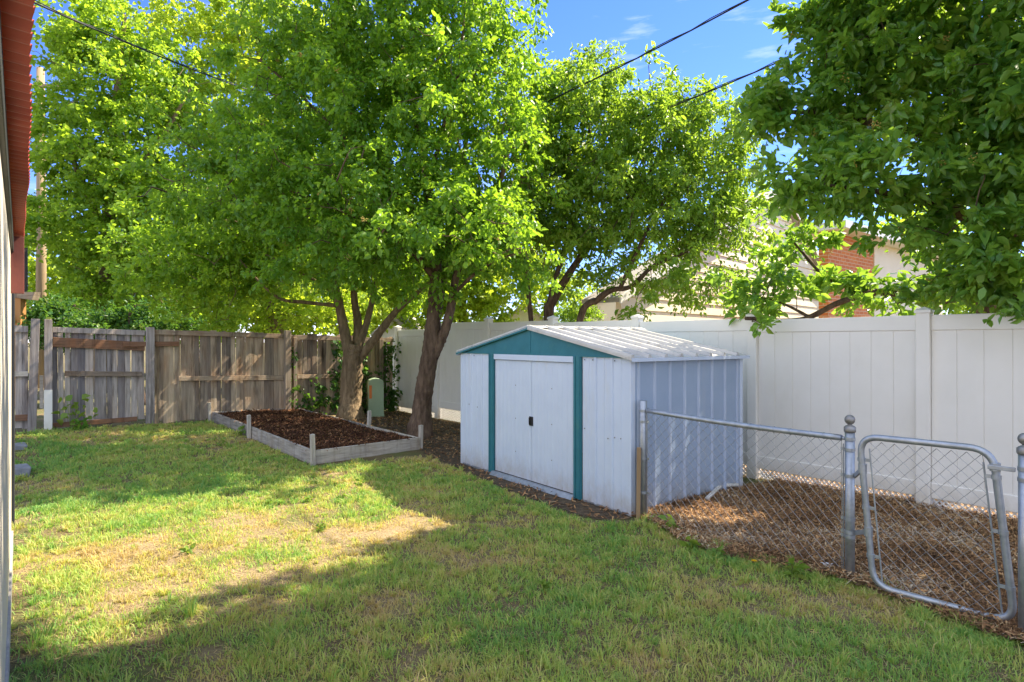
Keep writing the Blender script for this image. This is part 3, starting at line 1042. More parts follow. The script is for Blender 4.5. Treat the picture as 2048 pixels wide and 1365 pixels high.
def weave(m, quad, pitch, r=0.0016, bulge=0.006):
    """diamond wire mesh filling a quad given as (p00, p10, p11, p01); each wire zig-zags upwards"""
    p00, p10, p11, p01 = [Vector(q) for q in quad]
    wd, ht = (p10 - p00).length, (p01 - p00).length
    nw, nh = int(round(wd / pitch)), int(round(ht / (pitch * 0.5)))
    nrm = (p10 - p00).cross(p01 - p00).normalized()
    def at2(x, y):
        return p00.lerp(p10, x).lerp(p01.lerp(p11, x), y)
    for i in range(nw + 1):
        for sgn in (0,):
            pts = []
            for j in range(nh + 1):
                x = (i + (0.5 if j % 2 else 0.0)) / nw
                x = min(x, 1.0)
                pts.append(at2(x, j / nh) + nrm * (bulge * 0.35 if j % 2 else -bulge * 0.35) + Vector((rnd.gauss(0, .0012), rnd.gauss(0, .0012), rnd.gauss(0, .0012))))
            m.tube(pts, r, 4, False)
        if i < nw:
            pts = []
            for j in range(nh + 1):
                x = (i + (0.5 if j % 2 else 1.0)) / nw
                pts.append(at2(x, j / nh) + nrm * (-bulge * 0.35 if j % 2 else bulge * 0.35))
            m.tube(pts, r, 4, False)


def band(m, c, r, h=0.022):
    m.lathe(c, [(r, -h / 2), (r + 0.003, -h / 2), (r + 0.003, h / 2), (r, h / 2)], 16)


def ball_post(parent, p, h, r=0.031):
    m = MB()
    m.lathe((p[0], p[1], 0), [(r, -0.1), (r, h)], 18)
    m.build('post', M['galv'], parent, smooth=True)
    c = MB()
    c.lathe((p[0], p[1], h + 0.0005), [(r + 0.004, 0), (r + 0.007, 0.006), (r + 0.007, 0.034), (r - 0.004, 0.044), (0.014, 0.05), (0.014, 0.058)] +
            [(0.034 * math.sin(a), 0.086 - 0.034 * math.cos(a)) for a in np.linspace(0.45, math.pi - 0.08, 10)], 18)
    c.build('ball_cap', M['galv_dark'], parent, smooth=True)


def make_chain():
    t = thing('chain_link_fence', 'low galvanised chain link fence section from the shed corner to the ball topped post', 'fence', (CP0[0], CP0[1], 0))
    d = (CP1 - CP0) / np.linalg.norm(CP1 - CP0)
    m = MB()
    m.lathe((CP0[0], CP0[1], 0), [(0.036, -0.1), (0.036, 1.09), (0.03, 1.095)], 16)
    m.build('post', M['galv'], t, smooth=True)
    ball_post(t, CP1, 1.02)
    z0, z1 = 1.005, 0.975
    a = CP0 + d * 0.045
    b = CP1 - d * 0.055
    m = MB()
    n = 14
    m.tube([(a[0] + (b[0] - a[0]) * k / n, a[1] + (b[1] - a[1]) * k / n, z0 + (z1 - z0) * k / n - 0.012 * math.sin(math.pi * k / n)) for k in range(n + 1)], 0.0215, 12)
    for k in range(1, 15):
        f = k / 15 + rnd.uniform(-.02, .02)
        c = Vector((a[0] + (b[0] - a[0]) * f, a[1] + (b[1] - a[1]) * f, z0 + (z1 - z0) * f - 0.012 * math.sin(math.pi * f)))
        dv = Vector((d[0], d[1], 0))
        m.tube([c - dv * 0.003, c + dv * 0.003], 0.0245, 12)
    m.tube([Vector((b[0], b[1], z1)), Vector((CP1[0] - d[0] * 0.03, CP1[1] - d[1] * 0.03, z1 - 0.004))], 0.011, 8)
    m.build('top_rail', M['galv'], t, smooth=True)
    m = MB()
    weave(m, [(a[0], a[1], 0.03), (b[0], b[1], 0.05), (b[0], b[1], z1 - 0.015), (a[0], a[1], z0 - 0.015)], 0.088, 0.0022)
    m.build('wire_mesh', M['wire'], t)
    for q, zz in ((a, z0), (b + d * 0.012, z1)):
        m = MB()
        m.bar((q[0], q[1], 0.06), (q[0], q[1], zz - 0.04), 0.012, 0.005, Vector((d[0], d[1], 0)))
        m.build('tension_bar', M['galv'], t)
    for z in (0.24, 0.56, 0.9, 1.0):
        m = MB()
        band(m, Vector((CP0[0], CP0[1], z)), 0.0362)
        m.bar((CP0[0] + d[0] * 0.034, CP0[1] + d[1] * 0.034, z), (CP0[0] + d[0] * 0.07, CP0[1] + d[1] * 0.07, z), 0.006, 0.02)
        m.build('clamp_band', M['galv'], t)
    for z in (0.30, 0.33, 0.42, 0.72, 0.90, 0.975):
        m = MB()
        band(m, Vector((CP1[0], CP1[1], z)), 0.0312)
        m.bar((CP1[0] - d[0] * 0.03, CP1[1] - d[1] * 0.03, z), (CP1[0] - d[0] * 0.06, CP1[1] - d[1] * 0.06, z), 0.006, 0.02)
        m.build('clamp_band', M['galv'], t)
    # gate
    G00, G10 = at(1747, 1172, 3.93), at(2030, 1247, 3.42)
    G01, G11 = at(1719, 872, 3.98), at(1986, 900, 3.46)
    g = thing('chain_link_gate', 'sagging chain link gate with a rounded tube frame next to the ball topped post', 'gate', (G00.x, G00.y, 0))
    quad = [G00, G10, G11, G01]
    pts = []
    for i in range(4):
        p, q, w = quad[i - 1], quad[i], quad[(i + 1) % 4]
        rr = 0.12
        s = q + (p - q).normalized() * rr
        e = q + (w - q).normalized() * rr
        for k in range(9):
            f = k / 8
            pts.append(s * (1 - f) ** 2 + q * 2 * f * (1 - f) + e * f * f)
    pts.append(pts[0])
    m = MB()
    m.tube(pts, 0.0205, 12, False)
    m.build('frame', M['galv'], g, smooth=True)
    ins = lambda x, y: G00.lerp(G10, x).lerp(G01.lerp(G11, x), y)
    m = MB()
    weave(m, [ins(0.075, 0.03), ins(0.925, 0.03), ins(0.925, 0.97), ins(0.075, 0.97)], 0.076, 0.0022)
    m.build('wire_mesh', M['wire'], g)
    for x in (0.075, 0.925):
        m = MB()
        m.tube([ins(x, 0.03), ins(x, 0.92)], 0.0055, 6)
        m.build('tension_bar', M['galv'], g)
    for y in (0.2, 0.52, 0.84):
        for x0, x1 in ((-0.02, 0.08), (0.92, 1.02)):
            m = MB()
            m.bar(ins(x0, y), ins(x1, y), 0.008, 0.02)
            q = ins(0 if x0 < 0 else 1, y)
            m.tube([q - UP * 0.012, q + UP * 0.012], 0.0245, 12)
            m.build('clamp_band', M['galv'], g)
    for z, y in ((0.72, 0.78), (0.33, 0.36)):
        m = MB()
        e = ins(0.0, y)
        m.bar((CP1[0] + 0.02, CP1[1] - 0.02, z), (e.x, e.y, e.z), 0.012, 0.03)
        m.tube([e - UP * 0.03, e + UP * 0.03], 0.026, 12)
        m.build('hinge', M['galv'], g)
    lp = ins(1.0, 0.90)
    m = MB()
    ax = (G11 - G01).normalized()
    m.box(lp - ax * 0.045 - UP * 0.012 + Vector((-0.012, -0.03, 0)), ax * 0.125, Vector((0.012, 0.012, 0)), UP * 0.024)
    m.tube([lp - UP * 0.025, lp + UP * 0.025], 0.0265, 12)
    m.build('latch', M['galv'], g, bevel=0.003)
    gp = thing('gate_post', 'ball topped galvanised gate post at the right edge beside the gate latch', 'post', (2.848, 3.33, 0))
    ball_post(gp, (2.848, 3.33), 1.02)
    for z in (0.88, 0.94):
        m = MB()
        band(m, Vector((2.848, 3.33, z)), 0.0312)
        m.build('clamp_band', M['galv'], gp)


make_chain()

# ------------------------------------------------------------------ small things on the ground
def small_things():
    t = MB()
    p = Vector((1.165, 5.545, 0))
    t.cur = 0.5
    t.bar(p + Vector((0, 0, -0.05)), p + Vector((0.01, 0.01, 0.665)), 0.035, 0.035, Vector((0, 1, 0)))
    o = t.build('wooden_stake', M['rust'], None, bevel=0.004)
    tag(o, 'thin tan wooden stake standing between shed corner and chain link post', 'stake')
    m = MB()
    a, b, c = gpt(1413, 1012), gpt(1440, 988), gpt(1476, 985)
    zz = 0.065
    m.tube([(a[0], a[1], zz), ((a[0] + b[0]) / 2, (a[1] + b[1]) / 2, zz + 0.01), (b[0], b[1], zz + 0.02), (b[0] + 0.03, b[1] + 0.012, zz + 0.022), (c[0], c[1], zz + 0.015)], 0.021, 10)
    tag(m.build('white_pipe', M['pvc'], None, smooth=True), 'bent dirty white pipe lying on the mulch beside the shed', 'pipe')
    m = MB()
    c = gpt(1655, 1147)
    r = random.Random(5)
    vs = []
    for i in range(5):
        for j in range(4):
            vs.append((c[0] - 0.04 + i * 0.02 + r.uniform(-.006, .006), c[1] - 0.025 + j * 0.017 + r.uniform(-.006, .006), 0.05 + r.uniform(0, 0.028)))
    fs = [(i * 4 + j, (i + 1) * 4 + j, (i + 1) * 4 + j + 1, i * 4 + j + 1) for i in range(4) for j in range(3)]
    m.add(vs, fs)
    o = m.build('paper_scrap', M['paper'], None)
    sm = o.modifiers.new('solid', 'SOLIDIFY'); sm.thickness = 0.002
    tag(o, 'crumpled white paper scrap on the mulch by the ball topped post', 'litter')
    # dandelion
    c = gpt(1508, 1140)
    d = thing('dandelion', 'single yellow dandelion flower at the edge of the mulch', 'flower', (c[0], c[1], 0))
    m = MB()
    m.tube([(c[0], c[1], 0), (c[0] + 0.006, c[1], 0.03), (c[0], c[1] - 0.005, 0.065)], 0.002, 6)
    m.build('stem', M['weed'], d)
    m = MB()
    for k in range(40):
        a = k * 2.4
        rr = 0.020 * math.sqrt((k + 1) / 40)
        q = Vector((c[0] + rr * math.cos(a), c[1] - 0.005 + rr * math.sin(a), 0.075 - rr * 0.35))
        base = Vector((c[0] + 0.003 * math.cos(a), c[1] - 0.005 + 0.003 * math.sin(a), 0.064))
        s = Vector((-math.sin(a), math.cos(a), 0)) * 0.004
        m.add([base, q - s, q + Vector((math.cos(a), math.sin(a), 0)) * 0.003, q + s], [(0, 1, 2, 3)])
    m.build('flower_head', M['yellow'], d)
    # utility pedestal
    c = np.array([-2.95, 12.95])
    g0 = float(gz(*c))
    t = thing('utility_pedestal', 'sage green utility pedestal with rounded top by the wooden fence corner', 'utility box', (c[0], c[1], g0))
    m = MB()
    wx, wy = Vector((0.80, 0.0, 0)) , Vector((0, 1, 0))
    ax, ay = Vector((N[0], N[1] - 0.35, 0)).normalized(), Vector((-(N[1] - 0.35), N[0], 0)).normalized()
    prof = [(-0.165, -0.05), (0.165, -0.05), (0.165, 0.74), (0.14, 0.79), (0.07, 0.82), (0.0, 0.83), (-0.07, 0.82), (-0.14, 0.79), (-0.165, 0.74)]
    o = Vector((c[0], c[1], g0))
    m.prism([o + ax * x - ay * 0.13 + UP * z for x, z in prof], ay * 0.26)
    m.build('cabinet', M['boxgreen'], t, bevel=0.012)
    m = MB()
    m.box(o + ax * -0.145 - ay * 0.1335 + UP * 0.40, ax * 0.055, ay * 0.0025, UP * 0.28)
    m.build('warning_label', M['sticker'], t)
    m = MB()
    m.box(o + ax * -0.172 - ay * 0.137 + UP * 0.0, ax * 0.344, ay * 0.274, UP * 0.05)
    m.build('base_collar', M['boxgreen'], t, bevel=0.006)
    # grey stone blocks by the house
    specs = ((33, 958, 'larger grey stone block beside the house wall, the nearer of two'), (30, 916, 'smaller grey stone block beside the house wall, the farther of two'))
    for k, (px, py, lab) in enumerate(specs):
        c = gpt(px, py)
        m = MB()
        gg = float(gz(*c))
        r = random.Random(k)
        q = [Vector((c[0], c[1], gg)) + Vector((U[0], U[1], 0)) * (s1 * 0.17) + Vector((N[0], N[1], 0)) * (s2 * 0.11) for s1, s2 in ((-1, -1), (1, -1), (1, 1), (-1, 1))]
        m.add([p + Vector((r.uniform(-.02, .02), r.uniform(-.02, .02), -0.05)) for p in q] + [p + Vector((r.uniform(-.03, .03), r.uniform(-.03, .03), 0.09 - 0.02 * k + r.uniform(-.02, .02))) for p in q],
              [(0, 3, 2, 1), (4, 5, 6, 7), (0, 1, 5, 4), (1, 2, 6, 5), (2, 3, 7, 6), (3, 0, 4, 7)])
        tag(m.build('stone_block', M['block'], None, bevel=0.02), lab, 'stone block', 'stone blocks by the house')


small_things()

# ------------------------------------------------------------------ own house on the left
def HW(a, n, z):
    p = U * a + N * n
    return Vector((p[0], p[1], z))


def make_house():
    ux, nx = Vector((U[0], U[1], 0)), Vector((N[0], N[1], 0))
    t = thing('house', 'cream house wall with charcoal trim and red corrugated porch roof at the left edge', 'house', HW(3, -0.2, 0))
    w = 0.052
    m = MB()
    m.box(HW(1.1, -0.5, 0.16), ux * 5.05, nx * (0.5 - w), UP * 2.6)
    m.build('wall', M['cream'], t)
    m = MB()
    m.box(HW(1.1, -0.5, -0.1), ux * 5.04, nx * (0.5 - w + 0.012), UP * 0.259)
    m.build('foundation', M['concrete'], t)
    m = MB()
    m.box(HW(6.16, -0.45, -0.05), ux * 0.12, nx * (0.45 - 0.052), UP * 2.55)
    m.build('corner_trim', M['charcoal'], t, bevel=0.004)
    m = MB()
    m.box(HW(6.9, -0.09, -0.05), ux * 0.09, nx * 0.055, UP * 2.35)
    m.build('downspout', M['charcoal'], t, bevel=0.006)
    m = MB()
    m.box(HW(1.0, -0.12, 2.30), ux * 5.2, nx * 0.085, UP * 0.12)
    m.build('porch_beam', M['charcoal'], t, bevel=0.004)
    # corrugated sheet, waves run across the eave
    pitch, amp = 0.076, 0.009
    n = int((5.85 - 0.9) / pitch * 8)
    V, Fq = [], []
    for side in range(2):
        for i in range(n + 1):
            a = 0.9 + i * pitch / 8
            z = amp * math.sin(2 * math.pi * a / pitch)
            e = 0.03 + 0.004 * math.sin(a * 2.1) + 0.003 * math.sin(a * 5.3) + 0.003 * math.sin(2 * math.pi * a / pitch)
            for nn in (-1.4, e):
                V.append(tuple(HW(a, nn, 2.445 + z + 0.012 * math.sin(a * 1.7) - nn * 0.06 + (0.0015 if side else 0))))
    o2 = 2 * (n + 1)
    for i in range(n):
        k = 2 * i
        Fq.append((k, k + 1, k + 3, k + 2))
        Fq.append((o2 + k, o2 + k + 2, o2 + k + 3, o2 + k + 1))
        Fq.append((k + 1, o2 + k + 1, o2 + k + 3, k + 3))
    m = MB(); m.add(V, Fq)
    m.build('corrugated_roof', M['red'], t, smooth=False)
    m = MB()
    m.box(HW(5.72, -0.28, 2.0), ux * 0.03, nx * 0.305, UP * 0.42)
    m.build('end_board', M['redwood'], t, bevel=0.003)
    m = MB()
    m.box(HW(5.60, -0.16, 2.18), ux * 0.10, nx * 0.11, UP * 0.11)
    m.build('bracket', M['charcoal'], t, bevel=0.004)


make_house()

# ------------------------------------------------------------------ neighbours' buildings
def uvwall(name, p0, dv, length, zs, m, parent, ext):
    """upright wall with UVs in metres (for the brick pattern); zs height"""
    dv = Vector(dv).normalized()
    off = wloc(parent)
    nrm = dv.cross(UP) * -ext
    mb = MB()
    mb.prism([Vector(p0), Vector(p0) + dv * length, Vector(p0) + dv * length + UP * zs, Vector(p0) + UP * zs], nrm)
    o = mb.build(name, m, parent)
    uv = o.data.uv_layers.new(name='UVMap')
    for poly in o.data.polygons:
        for li in poly.loop_indices:
            co = o.data.vertices[o.data.loops[li].vertex_index].co + off - Vector(p0)
            uv.data[li].uv = (co.dot(dv) + co.dot(dv.cross(UP)), co.z)
    return o


def make_neighbours():
    v3 = Vector((N[0], N[1], 0)).normalized()
    u3 = Vector((U[0], U[1], 0)).normalized()
    t = thing('neighbour_house', 'neighbouring house with cream lap siding and orange brick behind the white fence', 'house', (6, 15, 0))
    p0 = Vector((2.16, 12.0, 0))
    vb, ub = v3, u3
    v3, u3 = Vector((0.69, 0.724, 0)).normalized(), Vector((-0.724, 0.69, 0)).normalized()
    L, peak, ze, zp = 15.0, 8.5, 2.6, 6.1
    m = MB()
    c = 0.255
    k = 0
    z = 0.0
    while z < zp - 0.05:
        def span(zz):
            if zz <= ze: return 0.0, L
            f = (zz - ze) / (zp - ze)
            return peak * f, L - (L - peak) * f
        a0, a1 = span(z)
        b0, b1 = span(min(z + c, zp))
        lo, hi = max(a0, b0) if z > ze else 0.0, min(a1, b1) if z > ze else L
        if hi - lo > 0.1:
            q = p0 + v3 * a0; q2 = p0 + v3 * a1; r2 = p0 + v3 * b1; r1 = p0 + v3 * b0
            f0, f1 = -u3 * 0.035, -u3 * 0.004
            zt = min(z + c, zp) - 0.004
            m.add([q + f0 + UP * z, q2 + f0 + UP * z, r2 + f1 + UP * zt, r1 + f1 + UP * zt, q + u3 * 0.1 + UP * z, q2 + u3 * 0.1 + UP * z, r2 + u3 * 0.1 + UP * zt, r1 + u3 * 0.1 + UP * zt],
                  [(0, 1, 2, 3), (4, 7, 6, 5), (0, 4, 5, 1), (3, 2, 6, 7), (0, 3, 7, 4), (1, 5, 6, 2)])
        z += c
    m.build('siding_wall', M['siding'], t)
    for s in (0, 1):
        m = MB()
        a, b = (0.0 - 0.4, ze - 0.20), (peak, zp + 0.02)
        if s: a = (L + 0.4, ze - 0.2)
        A = p0 + v3 * a[0] + UP * a[1] - u3 * 0.25
        Bp = p0 + v3 * b[0] + UP * b[1] - u3 * 0.25
        m.prism([A, Bp, Bp + UP * 0.09, A + UP * 0.09], u3 * 0.9)
        m.build('roof', M['shingle'], t)
        m = MB()
        m.prism([A - u3 * 0.03 - UP * 0.03, Bp - u3 * 0.03 - UP * 0.03, Bp - u3 * 0.03 + UP * 0.12, A - u3 * 0.03 + UP * 0.12], u3 * 0.028)
        m.build('fascia', M['trim'], t)
    v3, u3 = vb, ub
    q = Vector((6.62, 12.55, 0))
    uvwall('brick_wall', q, v3, 2.4, 3.95, M['brick'], t, 0.2)
    m = MB()
    m.box(q - v3 * 0.15 - u3 * 0.4 + UP * 3.951, v3 * 7.5, u3 * 1.2, UP * 0.16)
    m.build('eave', M['trim'], t, bevel=0.01)
    m = MB()
    m.box(q + v3 * 2.41 - u3 * 0.02, v3 * 5.0, u3 * 0.2, UP * 3.945)
    m.build('side_wall', M['siding'], t)
    # small white outbuilding
    def hut(name, lab, px0, px1, d, zw, zr, mt):
        a, b = at(px0, 682, d), at(px1, 682, d)
        w = b.x - a.x
        h = thing(name, lab, 'building', ((a.x + b.x) / 2, d, 0))
        m = MB()
        m.prism([Vector((a.x, d, 0)), Vector((b.x, d, 0)), Vector((b.x, d, zw)), Vector(((a.x + b.x) / 2, d, zr)), Vector((a.x, d, zw))], Vector((0.4, 4, 0)))
        m.build('wall', M[mt], h)
        for s in (-1, 1):
            m = MB()
            e = Vector(((a.x + b.x) / 2 + s * (w / 2 + 0.25), d - 0.2, zw - 0.25 * (zr - zw) / (w / 2)))
            r = Vector(((a.x + b.x) / 2, d - 0.2, zr))
            m.prism([e, r, r + UP * 0.12, e + UP * 0.12], Vector((0.4, 4.4, 0)))
            m.build('roof', M['shingle'], h)
    hut('outbuilding', 'small white gabled outbuilding between the shed roof and the slim tree trunks', 1012, 1090, 21, 2.3, 3.0, 'trim')
    hut('far_house', 'low cream house far behind the white fence, left of the siding wall', 1150, 1330, 26, 2.75, 3.9, 'siding')
    hut('corner_house', 'pale house behind the corner of the two fences, seen under the branches', 762, 812, 18.5, 2.0, 2.35, 'trim')


make_neighbours()

# ------------------------------------------------------------------ poles and cables
def make_poles():
    c = at(81, 682, 21)
    t = thing('utility_pole', 'tall tan wooden utility pole behind the gate', 'pole', (c.x, c.y, 0))
    m = MB()
    m.tube([(c.x, c.y, -0.3), (c.x + 0.03, c.y, 5), (c.x, c.y, 11.2)], [0.165, 0.15, 0.12], 14)
    m.build('shaft', M['pole'], t, smooth=True)
    m = MB()
    m.bar((c.x - 0.9, c.y - 0.16, 10.5), (c.x + 0.9, c.y - 0.16, 10.5), 0.1, 0.12)
    m.build('crossarm', M['pole'], t, bevel=0.01)
    for k in (-0.8, 0.8):
        m = MB()
        m.lathe((c.x + k, c.y - 0.16, 10.56), [(0.03, 0), (0.05, 0.03), (0.035, 0.07), (0.05, 0.1), (0.02, 0.15)], 10)
        m.build('insulator', M['galv'], t, smooth=True)
    c = at(49, 682, 19)
    t = thing('utility_pole', 'shorter shaded pole with a round top behind the red porch end', 'pole', (c.x, c.y, 0))
    m = MB()
    m.tube([(c.x, c.y, -0.3), (c.x, c.y, 5.4)], [0.09, 0.08], 12)
    m.build('shaft', M['pole_shaded'], t, smooth=True)
    m = MB()
    m.lathe((c.x + 0.05, c.y - 0.05, 5.4), [(0.08, 0), (0.13, 0.05), (0.13, 0.2), (0.06, 0.28)], 12)
    m.build('lamp_head', M['galv'], t, smooth=True)
    c = at(33, 682, 13.5)
    t = thing('cedar_post', 'orange cedar post with a grey cap board behind the wooden fence', 'post', (c.x, c.y, 0))
    m = MB()
    m.box((c.x - 0.1, c.y, -0.1), Vector((0.19, 0, 0)), Vector((0, 0.16, 0)), UP * 2.73)
    m.build('post', M['orange_post'], t, bevel=0.006)
    m = MB()
    m.prism([Vector((c.x - 0.14, c.y - 0.02, 2.64)), Vector((c.x + 0.36, c.y - 0.02, 2.57)), Vector((c.x + 0.42, c.y - 0.02, 2.75)), Vector((c.x - 0.14, c.y - 0.02, 2.75))], Vector((0, 0.2, 0)))
    m.build('cap_board', M['rail_wood'], t, bevel=0.005)

    def cable(lab, a, b, sag, r):
        a, b = Vector(a), Vector(b)
        pts = []
        for k in range(25):
            f = k / 24
            p = a.lerp(b, f)
            p.z -= sag * 4 * f * (1 - f)
            pts.append(p)
        m = MB()
        m.tube(pts, r, 6)
        m.tube([p + Vector((0, 0, 0.018)) + Vector((0.012 * math.sin(i * 2.2), 0, 0.012 * math.cos(i * 2.2))) for i, p in enumerate(pts)], r * 0.6, 6)
        tag(m.build('power_cable', M['cable'], None, smooth=True), lab, 'cable', 'overhead cables')
    cable('black overhead cable crossing the pale maple at upper left', at(60, 2, 6.3), at(640, 222, 15), 0.12, 0.010)
    cable('upper of the two black cables in the sky between the trees', at(1560, -34, 7.5), at(900, 285, 14), 0.12, 0.011)
    cable('lower of the two black cables, running into the dark tree on the right', at(1680, 70, 8.2), at(1000, 335, 14), 0.12, 0.011)


make_poles()

# ------------------------------------------------------------------ trees
SX, SY = 0.78, 0.424
sunny = [tuple(p) for p in (gpt(945, 1052), gpt(760, 988), gpt(650, 962), gpt(540, 1012), gpt(300, 1045), gpt(100, 1062), gpt(40, 1070), gpt(20, 1350), gpt(180, 1296), gpt(330, 1243), gpt(520, 1178), gpt(720, 1118))]
roofq = [tuple(S(0.02, -0.05, 0)[:2]), tuple(S(SW / 2, -0.05, 0)[:2]), tuple(S(SW / 2, 1.3, 0)[:2]), tuple(S(0.02, 1.0, 0)[:2])]


def lit_ok(c):
    """False where a leaf clump would shade the sunny lawn patch or the sunlit roof slope"""
    x, y, z = c[:, 0], c[:, 1], c[:, 2]
    a = inpoly(x - z * SX, y - z * SY, sunny)
    k = z - 1.66
    b = inpoly(x - k * SX, y - k * SY, roofq)
    return ~(a | b)


def fence_streaks(c):
    """clumps left out so that slanting bars of sun reach the wooden fence"""
    u = c[:, 0] * U[0] + c[:, 1] * U[1]
    n = c[:, 0] * N[0] + c[:, 1] * N[1]
    su_, sn_ = U[0] * SX + U[1] * SY, N[0] * SX + N[1] * SY
    k = (UC - 0.05 - u) / -su_
    nh, zh = n - k * sn_, c[:, 2] - k
    w = (nh - zh * sn_) / 1.33
    s_ = NC - nh
    band = lownoise(w * 1.0 + 40, w * 0 + 3.3, 91, 0.26) > 0.46
    hit = (k > 0) & (zh > -0.3) & (zh < 2.3) & (s_ > 0) & (s_ < 6.6)
    return ~(hit & band)


def catmull(pts, n=6):
    pts = [np.array(p, float) for p in pts]
    P = [2 * pts[0] - pts[1]] + pts + [2 * pts[-1] - pts[-2]]
    out = []
    for i in range(1, len(P) - 2):
        for k in range(n):
            t = k / n
            out.append(0.5 * (2 * P[i] + (P[i + 1] - P[i - 1]) * t + (2 * P[i - 1] - 5 * P[i] + 4 * P[i + 1] - P[i + 2]) * t * t + (-P[i - 1] + 3 * P[i] - 3 * P[i + 1] + P[i + 2]) * t ** 3))
    out.append(P[-2])
    return out


def limb(m, pts, r0, r1, n=12, seed=0, nodes=None, flare=0.0, rough=0.06):
    q = catmull(pts, 7 if r0 < 0.08 else 14)
    L = len(q)
    r = np.random.default_rng(seed)
    pos = [Vector(p) for p in q]
    rad = []
    for i in range(L):
        f = i / (L - 1)
        rr = r0 + (r1 - r0) * f
        if flare: rr *= 1 + flare * max(0, 1 - f * L / 12) ** 2
        rad.append(rr * (1 + r.normal(0, rough)))
    b = len(m.v)
    m.tube(pos, rad, n)
    # knobbly bark
    if r0 > 0.06:
        ph = r.random((n, 6))
        for i in range(b, len(m.v)):
            ring = (i - b) // n
            c = pos[min(ring, L - 1)]
            v = Vector(m.v[i])
            t_ = ring * 0.9
            a_ = (i - b) % n
            f_ = ph[a_, int(t_) % 6] * (1 - t_ % 1) + ph[a_, (int(t_) + 1) % 6] * (t_ % 1)
            k = 1 + 0.16 * (f_ - 0.5) + r.normal(0, 0.02)
            m.v[i] = tuple(c + (v - c) * k)
    if nodes is not None:
        for p, w in zip(q, rad): nodes.append((p[0], p[1], p[2], w))


def leaf_arrays(clumps, per, spread, size, wid, droop, seed, fold=0.18, out=None, flat=0.8):
    r = np.random.default_rng(seed)
    n = len(clumps)
    nt = 6
    tw = r.normal(0, 1, (n, nt, 3))
    tw[:, :, 2] *= 0.6
    if out is not None: tw += out[:, None, :] * 0.9
    tw /= np.linalg.norm(tw, axis=2, keepdims=True)
    k = r.integers(0, nt, (n, per))
    td = np.take_along_axis(tw, k[:, :, None].repeat(3, 2), 1)
    s = r.random((n, per, 1)) ** 0.7
    pos = clumps[:, None, :] + td * s * spread * r.uniform(0.6, 1.25, (n, 1, 1)) + r.normal(0, spread * 0.13, (n, per, 3))
    pos[:, :, 2] -= (s[:, :, 0] ** 2) * spread * droop * 0.5
    ax = td * 0.55 + r.normal(0, 0.55, (n, per, 3))
    ax[:, :, 2] -= droop
    ax /= np.linalg.norm(ax, axis=2, keepdims=True)
    up = r.normal(0, 0.55, (n, per, 3))
    up[:, :, 2] += flat
    up -= ax * (up * ax).sum(2, keepdims=True)
    up /= np.linalg.norm(up, axis=2, keepdims=True) + 1e-9
    sd = np.cross(ax, up)
    L = size * r.uniform(0.5, 1.3, (n, per, 1)) * r.uniform(0.8, 1.2, (n, 1, 1))
    w = L * wid / 2
    h = L * fold * r.uniform(-0.3, 2.2, (n, per, 1))
    cd = L * r.uniform(-0.1, 0.35, (n, per, 1))
    pts = np.stack([pos,
                    pos + ax * L * 0.30 + sd * w + up * h * 0.7,
                    pos + ax * L * 0.68 + sd * w * 0.82 + up * h * 0.5,
                    pos + ax * L - up * cd,
                    pos + ax * L * 0.68 - sd * w * 0.82 + up * h * 0.5,
                    pos + ax * L * 0.30 - sd * w + up * h * 0.7], 2)
    V = pts.reshape(-1, 3)
    m = n * per
    base = np.arange(m)[:, None] * 6
    Fq = np.concatenate([base + np.array([0, 1, 2, 3]), base + np.array([0, 3, 4, 5])], 0)
    ct = r.uniform(0.0, 0.75, (n, 1)) + r.normal(0, 0.22, (n, per))
    T = np.repeat(np.clip(ct, 0, 1).reshape(-1), 6)
    return V, Fq, T


def sample_lobes(lobes, total, seed, shell=0.42):
    """lobes (px, py, depth, rx px, ry px, rdepth m) in the photograph's pixels at that depth"""
    r = np.random.default_rng(seed)
    lobes = [((l[1][0] / l[1][1]) * F + 1024, 682.5 - (l[1][2] - CAM_H) / l[1][1] * F, l[1][1], l[2][0] * F / l[1][1], l[2][2] * F / l[1][1], l[2][1], *l[3:]) if l[0] == 'm' else l for l in lobes]
    vol = np.array([l[3] * l[2] / F * l[4] * l[2] / F * l[5] * (l[6] if len(l) > 6 else 1.0) for l in lobes])
    cnt = np.maximum(3, (total * vol / vol.sum()).astype(int))
    C, O = [], []
    for l, n in zip(lobes, cnt):
        c = np.array(at(l[0], l[1], l[2]))
        d = r.normal(0, 1, (n, 3))
        d /= np.linalg.norm(d, axis=1, keepdims=True)
        rr = r.random((n, 1)) ** shell
        rr *= 1 + 0.18 * r.normal(0, 1, (n, 1))
        rad = np.array([l[3] * l[2] / F, l[5], l[4] * l[2] / F])
        C.append(c + d * rr * rad)
        O.append(d)
    return np.vstack(C), np.vstack(O)


